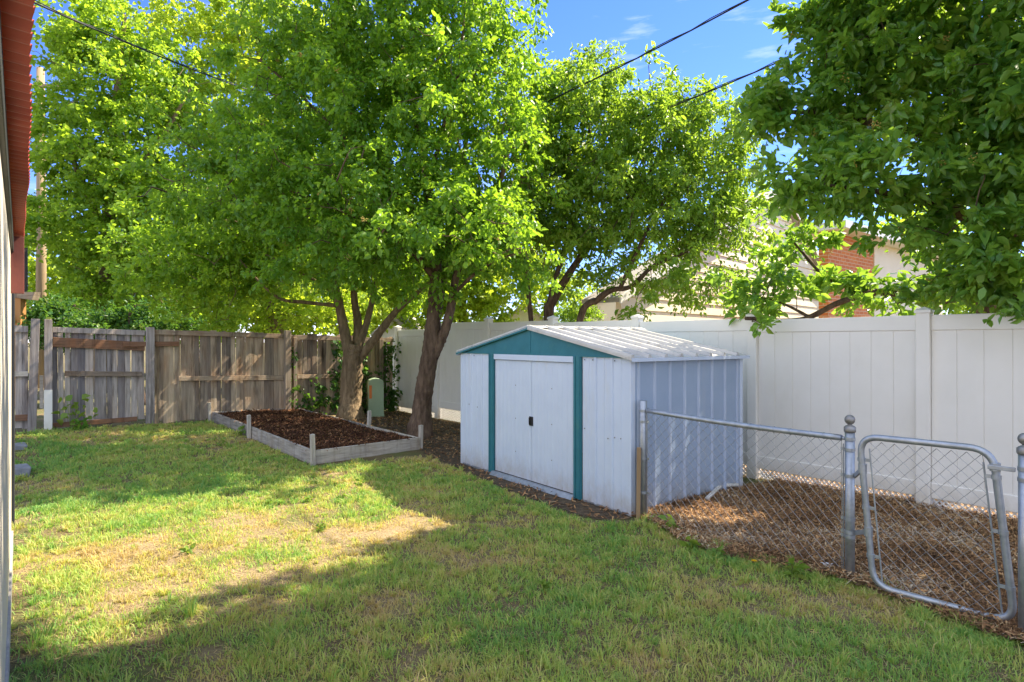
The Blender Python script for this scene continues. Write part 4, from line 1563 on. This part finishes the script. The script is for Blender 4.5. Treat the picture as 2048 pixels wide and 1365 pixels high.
def make_tree(name, label, cat, base, stems, lobes, nclump, per, spread, size, wid, droop, bark, leaf, seed, filt=None, group=None, twig=0.012, berries=0, shell=0.42, minz=None, kind_part='trunk', flat=0.8):
    t = thing(name, label, cat, base, group)
    nodes = []
    m, tm = MB(), MB()
    for i, (pts, r0, r1) in enumerate(stems):
        limb(tm if i else m, pts, r0, r1, 30 if r0 > 0.12 else (16 if r0 > 0.08 else 8), seed + i, nodes, 0.65 if i == 0 else 0.0, 0.025 if r0 > 0.08 else 0.06)
    m.build('trunk', M[bark], t, smooth=True)
    C, O = sample_lobes(lobes, nclump, seed, shell)
    keep = C[:, 2] > (minz if minz is not None else 1.0)
    if filt is not None: keep &= filt(C)
    C, O = C[keep], O[keep]
    # twigs: join every clump to the nearest wood grown so far
    nd = np.array(nodes)[:, :3]
    dist = np.array([np.min(((nd - c) ** 2).sum(1)) for c in C])
    order = np.argsort(dist)
    cap = len(nd) + len(C) * 3
    arr = np.zeros((cap, 3)); arr[:len(nd)] = nd
    cnt = len(nd)
    r = np.random.default_rng(seed + 99)
    for i in order:
        c = C[i]
        d2 = ((arr[:cnt] - c) ** 2).sum(1)
        j = int(np.argmin(d2))
        p = arr[j].copy()
        ln = math.sqrt(d2[j])
        if ln < 1e-3: continue
        mid1 = p + (c - p) * 0.35 + r.normal(0, 0.07, 3) * ln + np.array([0, 0, 0.05 * ln])
        mid2 = p + (c - p) * 0.7 + r.normal(0, 0.07, 3) * ln + np.array([0, 0, 0.07 * ln])
        rr = min(0.03, 0.004 + twig * ln)
        tm.tube([p, mid1, mid2, c], [rr, rr * 0.8, rr * 0.6, 0.003], 4, False)
        arr[cnt], arr[cnt + 1], arr[cnt + 2] = mid1, mid2, c
        cnt += 3
    tm.build('branches', M[bark], t, smooth=True)
    V, Fq, T = leaf_arrays(C, per, spread, size, wid, droop, seed + 5, out=O, flat=flat)
    np_mesh('crown', V, Fq, M[leaf], t, tint=T)
    if berries:
        rb = np.random.default_rng(seed + 8)
        q = C[rb.integers(0, len(C), berries)] + rb.normal(0, spread * 0.5, (berries, 3))
        q = np.repeat(q, 14, 0) + rb.normal(0, 0.02, (berries * 14, 3))
        n = len(q)
        rr = 0.008
        oct_ = np.array([(1, 0, 0), (-1, 0, 0), (0, 1, 0), (0, -1, 0), (0, 0, 1), (0, 0, -1)]) * rr
        Vb = (q[:, None, :] + oct_[None]).reshape(-1, 3)
        fb = np.array([(0, 2, 4), (2, 1, 4), (1, 3, 4), (3, 0, 4), (2, 0, 5), (1, 2, 5), (3, 1, 5), (0, 3, 5)])
        Fb = (np.arange(n)[:, None, None] * 6 + fb[None]).reshape(-1, 3)
        np_mesh('flower_buds', Vb, Fb, M['berry'], t)
    return t


A = lambda px, py, d: tuple(at(px, py, d))

# the pear-like tree in the middle of the yard
b = gpt(838, 876)
make_tree('broadleaf_tree', 'tall leafy tree with a leaning reddish trunk beside the garden bed', 'tree', (b[0], b[1], 0),
          [([(b[0], b[1], -0.1), A(846, 800, 10.3), A(858, 720, 10.3), A(866, 650, 10.3), A(872, 560, 10.3), A(866, 470, 10.2), A(850, 330, 10.2), A(820, 180, 10.2), A(780, 20, 10.2)], 0.175, 0.045),
           ([A(866, 715, 10.3), A(890, 660, 10.25), A(905, 600, 10.2), A(915, 545, 10.1), A(960, 440, 10.0), A(1010, 330, 9.9), A(1030, 150, 10)], 0.095, 0.03),
           ([A(872, 640, 10.35), A(884, 570, 10.5), A(900, 470, 10.7), A(925, 330, 11), A(950, 150, 11.2)], 0.085, 0.03),
           ([A(871, 560, 10.25), A(830, 510, 10.0), A(770, 460, 9.7), A(680, 420, 9.5), A(580, 380, 9.6), A(470, 330, 9.8)], 0.06, 0.02),
           ([A(868, 470, 10.2), A(800, 390, 9.9), A(700, 290, 9.8), A(600, 190, 9.9), A(520, 120, 10)], 0.05, 0.015),
           ([A(905, 590, 10.1), A(960, 540, 9.6), A(1010, 515, 9.2), A(1060, 500, 9.0)], 0.035, 0.012),
           ([A(855, 370, 10.2), A(890, 250, 9.8), A(920, 120, 9.7), A(930, 0, 9.8)], 0.045, 0.015)],
          [(720, 40, 10.2, 200, 130, 1.7), (920, 20, 10.2, 165, 150, 1.6), (780, -130, 10.2, 260, 110, 1.7), (640, 190, 10, 200, 120, 1.6), (850, 210, 10, 220, 140, 1.8),
           (470, 290, 9.9, 150, 90, 1.2), (560, 400, 9.7, 200, 95, 1.5), (760, 400, 9.6, 220, 110, 1.7), (960, 380, 9.8, 140, 120, 1.5), (680, 500, 9.7, 170, 75, 1.3),
           (960, 480, 9.7, 110, 70, 1.1), (1050, 515, 9.0, 70, 50, 0.55, 1.5), (370, 390, 10, 90, 55, 0.8), (840, 540, 9.9, 150, 45, 1.1, 0.7), (1010, 200, 10.1, 90, 120, 1.1), (930, 440, 8.2, 90, 55, 0.7, 1.2), (850, 465, 8.1, 100, 42, 0.6, 1.2), (1000, 430, 8.0, 60, 45, 0.5, 1.2)],
          1620, 62, 0.30, 0.082, 0.62, 0.5, 'bark_red', 'leaf_pear', 101, filt=lambda c: lit_ok(c) & fence_streaks(c), minz=2.2, berries=90)

# the tan multi-stemmed tree by the wooden fence
b = gpt(700, 841)
make_tree('multistem_tree', 'tan multi stemmed tree growing between garden bed and wooden fence', 'tree', (b[0], b[1], 0),
          [([(b[0], b[1], -0.1), A(702, 790, 12.6), A(706, 720, 12.6), A(712, 690, 12.6)], 0.235, 0.19),
           ([A(703, 730, 12.55), A(690, 670, 12.5), A(678, 610, 12.4), A(660, 540, 12.3), A(620, 440, 12.2), A(580, 330, 12.2)], 0.13, 0.03),
           ([A(712, 720, 12.65), A(716, 650, 12.7), A(708, 590, 12.7), A(712, 500, 12.8), A(700, 380, 12.8)], 0.11, 0.03),
           ([A(714, 700, 12.6), A(735, 640, 12.7), A(752, 560, 12.8), A(770, 450, 12.9)], 0.09, 0.03),
           ([A(716, 720, 12.6), A(755, 670, 12.5), A(790, 625, 12.4), A(830, 590, 12.3), A(880, 545, 12.2)], 0.10, 0.03),
           ([A(676, 612, 12.4), A(610, 605, 12.1), A(560, 598, 11.8), A(520, 565, 11.6), A(480, 520, 11.4)], 0.045, 0.012),
           ([A(672, 590, 12.4), A(600, 545, 12.6), A(520, 520, 12.8), A(430, 540, 12.9)], 0.04, 0.012)],
          [(560, 500, 12.3, 160, 80, 1.5), (430, 555, 12.2, 100, 60, 1.0), (420, 625, 12.0, 60, 26, 0.6), (750, 490, 12.8, 140, 90, 1.4), (640, 380, 12.8, 200, 100, 1.5), (420, 640, 12.0, 70, 18, 0.5, 0.8),
           (830, 560, 12.6, 80, 50, 1.0), (480, 440, 12.4, 130, 90, 1.3), (340, 520, 12.4, 100, 80, 1.0)],
          780, 60, 0.32, 0.085, 0.8, 0.25, 'bark_tan', 'leaf_left', 202, filt=fence_streaks, minz=1.75)

# slim-stemmed tree behind the white fence
make_tree('slim_tree', 'open tree with slanting dark stems behind the white fence and shed roof', 'tree', (1.0, 11.6, 0),
          [([(0.75, 11.7, 0), A(1098, 640, 11.7), A(1108, 600, 11.7), A(1150, 530, 11.6), A(1210, 450, 11.5), A(1290, 360, 11.4), A(1350, 260, 11.4)], 0.11, 0.025),
           ([(0.55, 11.7, 0), A(1062, 640, 11.7), A(1056, 580, 11.7), A(1050, 500, 11.8), A(1060, 380, 11.9), A(1100, 260, 12)], 0.055, 0.02),
           ([(0.75, 11.6, 0), A(1094, 640, 11.6), A(1100, 600, 11.6), A(1122, 520, 11.8), A(1160, 400, 12), A(1180, 250, 12), A(1190, 130, 12)], 0.075, 0.02),
           ([(1.1, 11.3, 0), A(1160, 640, 11.3), A(1195, 600, 11.2), A(1225, 580, 11.1), A(1262, 573, 11), A(1310, 530, 10.9), A(1370, 505, 10.7), A(1430, 460, 10.5)], 0.075, 0.02),
           ([A(1240, 577, 11), A(1290, 470, 11), A(1330, 400, 11.1), A(1400, 300, 11.2), A(1430, 200, 11.2)], 0.04, 0.014)],
          [(1170, 250, 11.8, 150, 120, 1.5), (1330, 270, 11.5, 130, 100, 1.4), (1190, 390, 11.5, 160, 95, 1.4), (1370, 400, 11.2, 130, 90, 1.3), (1190, 155, 12, 55, 60, 0.8), (1110, 480, 11.8, 80, 60, 0.9),
           (1340, 540, 10.6, 110, 40, 0.7, 0.8), (1280, 590, 10.2, 45, 30, 0.4), (1350, 600, 10.2, 40, 30, 0.4), (1410, 560, 10.3, 50, 45, 0.5), (1420, 280, 11.2, 60, 90, 0.9), (1370, 190, 11.4, 60, 40, 0.7), (1080, 320, 12, 100, 100, 1.1), (1100, 420, 12, 70, 80, 1.0, 1.3), (1290, 470, 11, 130, 50, 1.0, 1.3), (1230, 560, 11.3, 90, 40, 0.7), (1470, 330, 11, 50, 80, 0.7, 1.4), (1490, 430, 11, 55, 60, 0.7, 1.4), (1440, 560, 10.6, 50, 45, 0.5, 1.2), (1120, 200, 12, 60, 80, 0.9), (1440, 480, 10.8, 60, 50, 0.6, 1.3), (1130, 560, 12.2, 60, 30, 0.6)],
          1050, 62, 0.30, 0.095, 0.42, 0.55, 'bark_dark', 'leaf_apple', 303, filt=lit_ok, minz=1.95)

# the dark broad-leaved tree on the right
make_tree('dark_broadleaf_tree', 'dark tree with large glossy leaves overhanging the white fence at the right', 'tree', (5.25, 6.6, 0),
          [([(5.25, 6.6, -0.1), (5.25, 6.55, 1.6), A(1985, 480, 6.5), A(1960, 340, 6.4), A(1950, 230, 6.4), A(1920, 120, 6.5), A(1890, 0, 6.6), A(1850, -160, 6.7)], 0.17, 0.05),
           ([A(1990, 500, 6.4), A(2030, 300, 6.1), A(2060, 100, 5.8), A(2080, -80, 5.4)], 0.10, 0.03),
           ([A(1960, 330, 6.4), A(1860, 275, 6.5), A(1740, 245, 6.7), A(1620, 225, 6.8), A(1500, 230, 6.9)], 0.06, 0.015),
           ([A(1950, 230, 6.4), A(1850, 150, 6.8), A(1740, 110, 7.0), A(1630, 70, 7.2)], 0.06, 0.015),
           ([A(1985, 480, 6.5), A(1900, 420, 6.2), A(1790, 390, 6.0), A(1650, 370, 6.2)], 0.06, 0.015),
           ([(5.25, 6.55, 1.75), A(1960, 590, 6.6), A(1880, 600, 6.75), A(1760, 585, 6.9), A(1680, 605, 7.0), A(1600, 640, 7.1), A(1490, 637, 7.2)], 0.06, 0.022),
           ([A(1760, 590, 6.95), A(1660, 560, 7.4), A(1600, 500, 7.5), A(1570, 460, 7.6)], 0.03, 0.01),
           ([A(1620, 635, 7.1), A(1560, 605, 7.4), A(1500, 590, 7.6)], 0.02, 0.008),
           ([A(1955, 250, 6.4), (4.9, 4.8, 4.6), (5.0, 3.8, 4.9)], 0.08, 0.02),
           ([A(1920, 120, 6.5), (4.4, 5.6, 6.2), (3.6, 5.2, 7.0)], 0.06, 0.02),
           ([(5.25, 6.55, 2.6), (6.0, 5.6, 3.6), (6.2, 4.4, 4.2)], 0.09, 0.03)],
          [(1490, 225, 6.9, 55, 45, 0.5, 3.0), (1545, 250, 6.9, 85, 42, 0.7, 2.2), (1650, 250, 6.8, 70, 30, 0.5, 1.6), (1560, 310, 6.9, 60, 35, 0.5, 1.5), (1620, 190, 7.0, 100, 50, 0.8, 1.2), (1640, 70, 7.2, 95, 90, 0.9, 1.3), (1590, 30, 7.4, 40, 60, 0.5, 1.2), (1750, 120, 6.8, 140, 110, 1.0), (1720, 20, 7.0, 150, 90, 1.0), (1760, 230, 6.6, 130, 60, 0.8),
           (1610, 365, 6.4, 90, 45, 0.6, 1.8), (1680, 370, 6.2, 90, 45, 0.7, 1.5), (1740, 360, 6.0, 150, 45, 0.8, 1.4), (1890, 415, 5.7, 125, 60, 0.8, 1.4), (1930, 540, 5.8, 120, 75, 0.6, 1.4), (1960, 340, 5.9, 130, 90, 0.9), (1950, 180, 6.0, 140, 120, 1.1), (1880, 20, 6.2, 190, 110, 1.2),
           (2060, 470, 5.2, 120, 150, 0.8), (2080, 200, 5.4, 130, 180, 1.1),
           (1595, 510, 7.5, 60, 55, 0.5, 1.8), (1500, 575, 7.5, 65, 42, 0.4, 1.8), (1560, 600, 7.3, 90, 25, 0.3, 1.2), (1790, 575, 7.0, 90, 32, 0.5, 1.6), (1730, 590, 7.0, 50, 22, 0.4, 1.6), (1705, 555, 7.2, 50, 28, 0.4, 1.5), (1790, 610, 6.6, 60, 30, 0.3, 1.6), (1502, 648, 7.0, 18, 14, 0.12, 3.0),
           ('m', (3.9, 5.6, 6.6), (1.5, 1.2, 1.2), 0.8), ('m', (4.9, 4.3, 5.3), (1.2, 1.2, 1.1), 0.8), ('m', (5.2, 4.4, 4.0), (1.1, 1.1, 0.8), 0.8), ('m', (3.2, 6.0, 7.6), (1.3, 1.2, 1.0), 0.7), ('m', (5.8, 5.2, 3.4), (0.9, 1.0, 0.8), 0.8), ('m', (4.6, 3.4, 4.6), (0.8, 0.8, 0.8), 0.8)],
          1480, 52, 0.25, 0.112, 0.48, 0.15, 'bark_dark', 'leaf_big', 404, filt=lit_ok, minz=1.85, berries=300, flat=0.7)

# background trees
make_tree('maple_tree', 'tall light green maple beside the utility pole at the left', 'tree', (-12.6, 18.5, 0),
          [([(-12.6, 18.5, 0), A(215, 500, 18.3), A(225, 350, 18.3), A(235, 180, 18.2), A(250, 30, 18.2)], 0.25, 0.05),
           ([A(216, 480, 18.3), A(150, 330, 18), A(110, 230, 18)], 0.12, 0.03), ([A(222, 420, 18.3), A(320, 280, 18), A(380, 180, 18)], 0.12, 0.03)],
          [(150, 120, 18, 60, 60, 1.4), (210, 60, 18, 110, 70, 1.6), (160, 240, 18, 75, 70, 1.6), (270, 170, 18, 130, 110, 2), (130, 350, 18, 60, 70, 1.4), (230, 320, 18, 130, 100, 2), (160, 470, 18, 90, 80, 1.7), (280, 460, 18, 140, 90, 2), (200, 580, 18, 110, 50, 1.4), (170, 625, 17.5, 120, 26, 1.0), (310, 600, 17.5, 90, 40, 1.0), (100, 220, 18, 28, 26, 0.6), (115, 60, 18, 18, 18, 0.4), (340, 380, 18, 90, 90, 1.5)],
          820, 60, 0.45, 0.125, 0.8, 0.2, 'bark_tan', 'leaf_maple', 505, minz=2.0)
make_tree('maple_tree', 'yellow green maple filling the sky behind the tall middle tree', 'tree', (-8.2, 21, 0),
          [([(-8.2, 21, 0), A(545, 520, 21), A(530, 330, 21), A(520, 130, 21), A(510, -40, 21)], 0.28, 0.06),
           ([A(540, 450, 21), A(440, 280, 21), A(370, 120, 21)], 0.13, 0.03), ([A(535, 400, 21), A(640, 260, 21), A(700, 120, 21)], 0.13, 0.03)],
          [(420, 60, 21, 120, 90, 2), (540, 50, 21, 110, 100, 2), (350, 30, 21, 70, 50, 1.5), (420, 190, 21, 120, 90, 2), (560, 180, 21, 130, 100, 2), (650, 90, 21, 90, 90, 2), (500, 320, 21, 150, 100, 2), (640, 330, 21, 120, 100, 2), (420, 430, 21, 120, 90, 2), (600, 470, 21, 150, 90, 2), (480, 560, 21, 180, 70, 2), (470, 638, 20, 150, 24, 1.2, 1.6), (620, 638, 20, 110, 24, 1.2, 1.6), (370, 640, 20, 80, 20, 1.0, 1.6), (660, 590, 21, 120, 60, 1.6)],
          860, 58, 0.50, 0.135, 0.8, 0.2, 'bark_tan', 'leaf_gold', 606, minz=2.0)
make_tree('bright_tree', 'bright yellow green low tree behind the white fence left of the shed roof', 'tree', (-1.6, 19, 0),
          [([(-1.6, 19, 0), A(925, 600, 19), A(920, 500, 19), A(915, 400, 19)], 0.16, 0.04), ([A(925, 590, 19), A(980, 530, 18.8), A(1020, 480, 18.8)], 0.07, 0.02)],
          [(930, 600, 18.5, 90, 60, 1.3), (990, 540, 18.5, 70, 70, 1.3), (870, 560, 19, 80, 80, 1.3), (940, 480, 19, 100, 80, 1.5), (820, 620, 19, 60, 40, 1.0), (880, 640, 18, 60, 25, 0.8), (1085, 560, 19, 60, 55, 1.0), (1010, 610, 18, 40, 35, 0.7), (1130, 590, 19.5, 50, 40, 0.8)],
          460, 56, 0.42, 0.12, 0.8, 0.2, 'bark_tan', 'leaf_gold', 707, minz=1.8)
make_tree('hedge_shrub', 'dark green shrub row standing behind the wooden gate', 'shrub', (-9.6, 14, 0),
          [([(-10.4, 14.3, 0), A(130, 650, 14.2), A(150, 610, 14.2)], 0.06, 0.02), ([(-8.8, 14.4, 0), A(260, 650, 14.3), A(270, 610, 14.3)], 0.06, 0.02)],
          [(100, 640, 14.2, 60, 40, 0.8), (190, 650, 14.3, 70, 18, 0.8), (270, 640, 14.6, 60, 26, 0.8), (350, 655, 15, 50, 14, 0.8)],
          230, 60, 0.32, 0.085, 0.65, 0.3, 'bark_dark', 'leaf_ivy', 808, minz=0.9)
make_tree('pale_shrub', 'pale green feathery shrub between the slim stems behind the white fence', 'shrub', (2.0, 16, 0),
          [([(2.0, 16, 0), A(1160, 650, 16), A(1162, 600, 16)], 0.05, 0.015)],
          [(1150, 615, 16, 36, 34, 0.6), (1165, 645, 16, 40, 26, 0.6), (1130, 640, 16, 28, 22, 0.5)],
          70, 60, 0.25, 0.075, 0.4, 0.2, 'bark_tan', 'leaf_apple', 909, minz=1.0)
make_tree('far_tree', 'far green tree low behind the two trees at the left', 'tree', (-16, 30, 0),
          [([(-16, 30, 0), A(380, 560, 30), A(390, 460, 30)], 0.3, 0.1)],
          [(120, 570, 30, 120, 80, 2.5), (260, 560, 30, 120, 90, 2.5), (420, 560, 30, 140, 100, 2.5), (600, 570, 30, 140, 90, 2.5), (760, 580, 30, 110, 80, 2.5), (90, 470, 30, 60, 70, 2), (420, 640, 29, 140, 30, 1.5), (600, 645, 29, 120, 28, 1.5), (760, 640, 29, 100, 30, 1.5), (240, 640, 29, 120, 30, 1.5)],
          820, 50, 0.75, 0.21, 0.8, 0.2, 'bark_tan', 'leaf_gold', 111, minz=0.8)
make_tree('far_tree', 'pale far tree showing beside the brick wall gap', 'tree', (16.5, 24, 0),
          [([(16.5, 24, 0), A(1840, 600, 24), A(1850, 450, 24)], 0.25, 0.1)],
          [(1850, 480, 24, 110, 80, 2), (1960, 560, 24, 100, 70, 2), (1500, 430, 26, 60, 50, 1.5)],
          200, 50, 0.6, 0.17, 0.7, 0.2, 'bark_tan', 'leaf_maple', 222, minz=0.8)

# ivy on the wooden fence
def make_ivy():
    r = np.random.default_rng(71)
    t = thing('ivy_vine', 'dark ivy climbing the wooden fence beside the multi stemmed tree', 'vine', WF(1.3, 0.1, 0))
    m = MB()
    C = []
    for s0, h, n in ((1.55, 1.7, 34), (1.15, 1.6, 30), (0.85, 1.2, 22), (0.55, 1.6, 26), (1.9, 0.8, 14), (2.2, 0.5, 9), (0.3, 0.55, 14), (2.45, 1.6, 8), (0.2, 1.62, 16)):
        s = s0
        pts = []
        for k in range(n):
            z = 0.02 + h * k / n
            s += r.normal(0, 0.03)
            pts.append(WF(s, 0.045, z))
            C.append(WF(s + r.normal(0, 0.07), 0.06, z + r.normal(0, 0.03)))
        m.tube(pts, 0.006, 5)
    m.build('stems', M['bark_dark'], t)
    C = np.array(C)
    V, Fq, T = leaf_arrays(C, 11, 0.13, 0.085, 0.85, 0.6, 72, flat=0.1)
    np_mesh('leaves', V, Fq, M['leaf_ivy'], t, tint=T)


make_ivy()


def leafy_weed(name, lab, cat, p, h, n, size, seed, mt='weed', wid=0.5, spread=0.5, group=None):
    r = random.Random(seed)
    z0 = float(ground_z(np.array([p[0]]), np.array([p[1]]))[0])
    o = thing(name, lab, cat, (p[0], p[1], z0), group)
    m = MB()
    C = []
    for k in range(max(2, n // 6)):
        a = r.uniform(0, 6.28)
        e = Vector((p[0] + math.cos(a) * h * 0.25 * r.random(), p[1] + math.sin(a) * h * 0.25 * r.random(), z0 + h * r.uniform(0.7, 1)))
        q = Vector((p[0], p[1], z0 - 0.01))
        m.tube([q, q.lerp(e, 0.5) + Vector((0, 0, h * 0.1)), e], [0.004, 0.003, 0.002], 5)
        for f in (0.45, 0.7, 1.0): C.append(q.lerp(e, f))
    m.build('stems', M['weed'], o)
    V, Fq, T = leaf_arrays(np.array(C), max(2, n // max(1, len(C) // 2)), h * spread, size, wid, 0.1, seed, flat=0.6)
    np_mesh('leaves', V, Fq, M[mt], o, tint=T)


pw = WF(6.25, 0.22, 0)
leafy_weed('leafy_seedling', 'bright green leafy seedling growing against the wooden gate', 'plant', (pw.x, pw.y), 0.5, 20, 0.10, 1, wid=0.8)
pw = WF(6.1, 0.32, 0)
leafy_weed('leafy_seedling', 'low dark leafy weed at the foot of the wooden gate', 'plant', (pw.x, pw.y), 0.16, 20, 0.10, 2, 'leaf_hedge', 0.6)
weedspots = [(440, 900, 0.14), (1385, 1100, 0.09), (1340, 1062, 0.10), (1590, 1155, 0.10), (1440, 1118, 0.08), (375, 1108, 0.05), (540, 1010, 0.05), (620, 1005, 0.05), (685, 1000, 0.06), (480, 880, 0.12), (1090, 1180, 0.05), (640, 1060, 0.05), (720, 975, 0.06)]
for i, (px, py, h) in enumerate(weedspots):
    p = gpt(px, py)
    leafy_weed('lawn_weed', 'small broad leaved weed growing in the lawn', 'weed', (p[0], p[1]), h, 12, 0.045 if h < 0.09 else 0.065, 40 + i, wid=0.55, group='broad leaved weeds in the lawn')

# ------------------------------------------------------------------ grass
def make_grass():
    r = np.random.default_rng(81)
    V, Fs, T = [], [], []
    lawn = [tuple(p) for p in (gpt(-10, 1420), gpt(10, 1200), gpt(25, 1000), gpt(28, 866))] + [tuple(WF(7.0, 0.1, 0)[:2]), tuple(WF(4.9, 0.1, 0)[:2]), tuple(WF(3.5, 0.05, 0)[:2])] + \
           [tuple(p) for p in (gpt(420, 852), gpt(625, 935), gpt(840, 914), gpt(915, 938), gpt(1000, 979), gpt(1120, 1026), gpt(1220, 1050), gpt(1285, 1045),
                               gpt(1360, 1088), gpt(1450, 1122), gpt(1560, 1145), gpt(1700, 1178), gpt(1850, 1232), gpt(2060, 1312), gpt(2200, 1420))]
    bed = [tuple(B(-0.03, -0.03, 0)[:2]), tuple(B(BL + 0.05, -0.03, 0)[:2]), tuple(B(BL + 0.05, BWID + 0.1, 0)[:2]), tuple(B(-0.03, BWID + 0.1, 0)[:2])]
    p = np.array(lawn)
    lo, hi = p.min(0), p.max(0)
    n0 = 1200000
    q = r.uniform(lo, hi, (n0, 2))
    ok = inpoly(q[:, 0], q[:, 1], lawn) & ~inpoly(q[:, 0], q[:, 1], bed)
    q = q[ok]
    area = (hi - lo).prod()
    base_d = n0 / area
    # wanted density falls with distance
    want = np.clip(11000 * (3.2 / np.maximum(q[:, 1], 3.0)) ** 1.15, 1200, 12000)
    # worn dry patch in the sun and noisy bare spots
    c1 = gpt(520, 1085)
    worn = wear(q[:, 0], q[:, 1])
    nz1 = lownoise(q[:, 0], q[:, 1], 82, 0.42)
    nz2 = lownoise(q[:, 0], q[:, 1], 83, 0.16)
    nz3 = lownoise(q[:, 0], q[:, 1], 84, 0.9)
    mask = np.clip(-0.05 + 2.1 * (0.5 * nz1 + 0.5 * nz2) - 0.62 * worn, 0.10, 1.0)
    nw_ = q[:, 0] * N[0] + q[:, 1] * N[1]
    mask = mask * np.clip(0.12 + (nw_ - 0.02) / 0.35, 0.1, 1)
    keep = r.random(len(q)) < np.minimum(1, want * 0.55 / base_d) * mask
    q = q[keep]
    # tufts: blades fanning out of a common foot
    nt = 19000
    tc_ = r.uniform(lo, hi, (nt, 2))
    tc_ = tc_[inpoly(tc_[:, 0], tc_[:, 1], lawn) & ~inpoly(tc_[:, 0], tc_[:, 1], bed)]
    e2 = wear(tc_[:, 0], tc_[:, 1])
    tc_ = tc_[r.random(len(tc_)) < np.clip(0.25 + 1.1 * lownoise(tc_[:, 0], tc_[:, 1], 86, 0.5) - 0.45 * e2, 0.08, 1) * np.clip(1.3 - tc_[:, 1] / 16, 0.4, 1)]
    edge = np.array([gpt(x, y) for x, y in ((1290, 1046), (1360, 1088), (1450, 1122), (1560, 1145), (1700, 1178), (1850, 1232), (2060, 1312))])
    sg = r.integers(0, len(edge) - 1, 420)
    fe = r.random((420, 1))
    ep = edge[sg] * (1 - fe) + edge[sg + 1] * fe + r.normal(0, 0.07, (420, 2)) + np.array([0.03, 0.05])
    tc_ = np.vstack([tc_, ep])
    nb = r.integers(8, 40, len(tc_))
    tid = np.repeat(np.arange(len(tc_)), nb)
    tr = r.uniform(0.01, 0.05, len(tc_))[tid] * np.sqrt(r.random(len(tid)))
    ta_ = r.uniform(0, 2 * math.pi, len(tid))
    tq = tc_[tid] + np.stack([np.cos(ta_), np.sin(ta_)], -1) * tr[:, None]
    th = np.exp(r.normal(0.0, 0.32, len(tc_)))[tid]
    tcol = r.normal(0, 0.16, len(tc_))[tid]
    n1 = len(q)
    q = np.vstack([q, tq])
    istuft = np.arange(len(q)) >= n1
    worn = wear(q[:, 0], q[:, 1])
    nz1, nz2, nz3 = lownoise(q[:, 0], q[:, 1], 82, 0.42), lownoise(q[:, 0], q[:, 1], 83, 0.16), lownoise(q[:, 0], q[:, 1], 84, 0.9)
    n = len(q)
    far = np.clip(q[:, 1] / 4.0, 0.8, 3.0)
    z = ground_z(q[:, 0], q[:, 1]) - 0.004
    hgt = r.uniform(0.018, 0.058, n) * (0.65 + 0.7 * nz2) * (1 - 0.35 * worn) * (0.75 + 0.5 * nz1)
    tall = r.random(n) < 0.012
    hgt[tall] *= 1.9
    wd = r.uniform(0.0018, 0.0038, n) * far ** 0.8
    # blades lean with their tuft
    ta = lownoise(q[:, 0], q[:, 1], 85, 0.11) * 4 * math.pi
    ang = ta + r.normal(0, 0.9, n)
    ang[istuft] = ta_ + r.normal(0, 0.5, len(ta_))
    hgt[istuft] = r.uniform(0.022, 0.055, len(ta_)) * th * (1 - 0.3 * worn[istuft])
    lean = np.abs(r.normal(0.55, 0.35, n))
    d = np.stack([np.cos(ang), np.sin(ang)], -1)
    f2 = r.uniform(0, 2 * math.pi, n)
    s = np.stack([np.cos(f2), np.sin(f2)], -1) * wd[:, None]
    P0 = np.column_stack([q, z])
    def off(f, hh):
        return np.column_stack([q + d * (lean * hgt * f)[:, None], z + hgt * hh])
    P1, P2 = off(0.35, 0.6), off(1.15, 0.98 - 0.25 * np.minimum(lean, 1.2))
    s3 = np.column_stack([s, np.zeros(n)])
    pts = np.stack([P0 - s3, P0 + s3, P1 + s3 * 0.85, P1 - s3 * 0.85, P2 + s3 * 0.12, P2 - s3 * 0.12], 1)
    V = pts.reshape(-1, 3)
    b = np.arange(n)[:, None] * 6
    Fq = np.concatenate([b + np.array([0, 1, 2, 3]), b + np.array([3, 2, 4, 5])], 0)
    t = -0.09 + 0.42 * nz3 + 0.40 * (1 - nz1) + 0.25 * (nz2 - 0.5) + r.normal(0, 0.15, n) + 0.50 * worn
    t[istuft] += tcol
    dry = r.random(n) < 0.09 + 0.22 * worn
    t[dry] += r.uniform(0.25, 0.5, dry.sum())
    o = np_mesh('grass', V, Fq, M['grass'], tint=np.repeat(np.clip(t, 0, 1), 6))
    tag(o, 'short patchy green and straw coloured lawn grass', 'grass', kind='stuff')
    # dead straw lying on the soil
    k = 22000
    q2 = r.uniform(lo, hi, (k * 3, 2))
    q2 = q2[inpoly(q2[:, 0], q2[:, 1], lawn) & ~inpoly(q2[:, 0], q2[:, 1], bed)][:k]
    pos = np.column_stack([q2, ground_z(q2[:, 0], q2[:, 1]) + r.uniform(0.002, 0.012, len(q2))])
    v, f, tt = flakes(pos, r, 0.045, 0.004, 0.2, 0.55, 1.0)
    o = np_mesh('dead_straw', v, f, M['grass'], tint=np.clip(tt + 0.15, 0, 1))
    tag(o, 'dry straw lying flat on the lawn soil', 'straw', kind='stuff')
    print('grass blades', n)


make_grass()
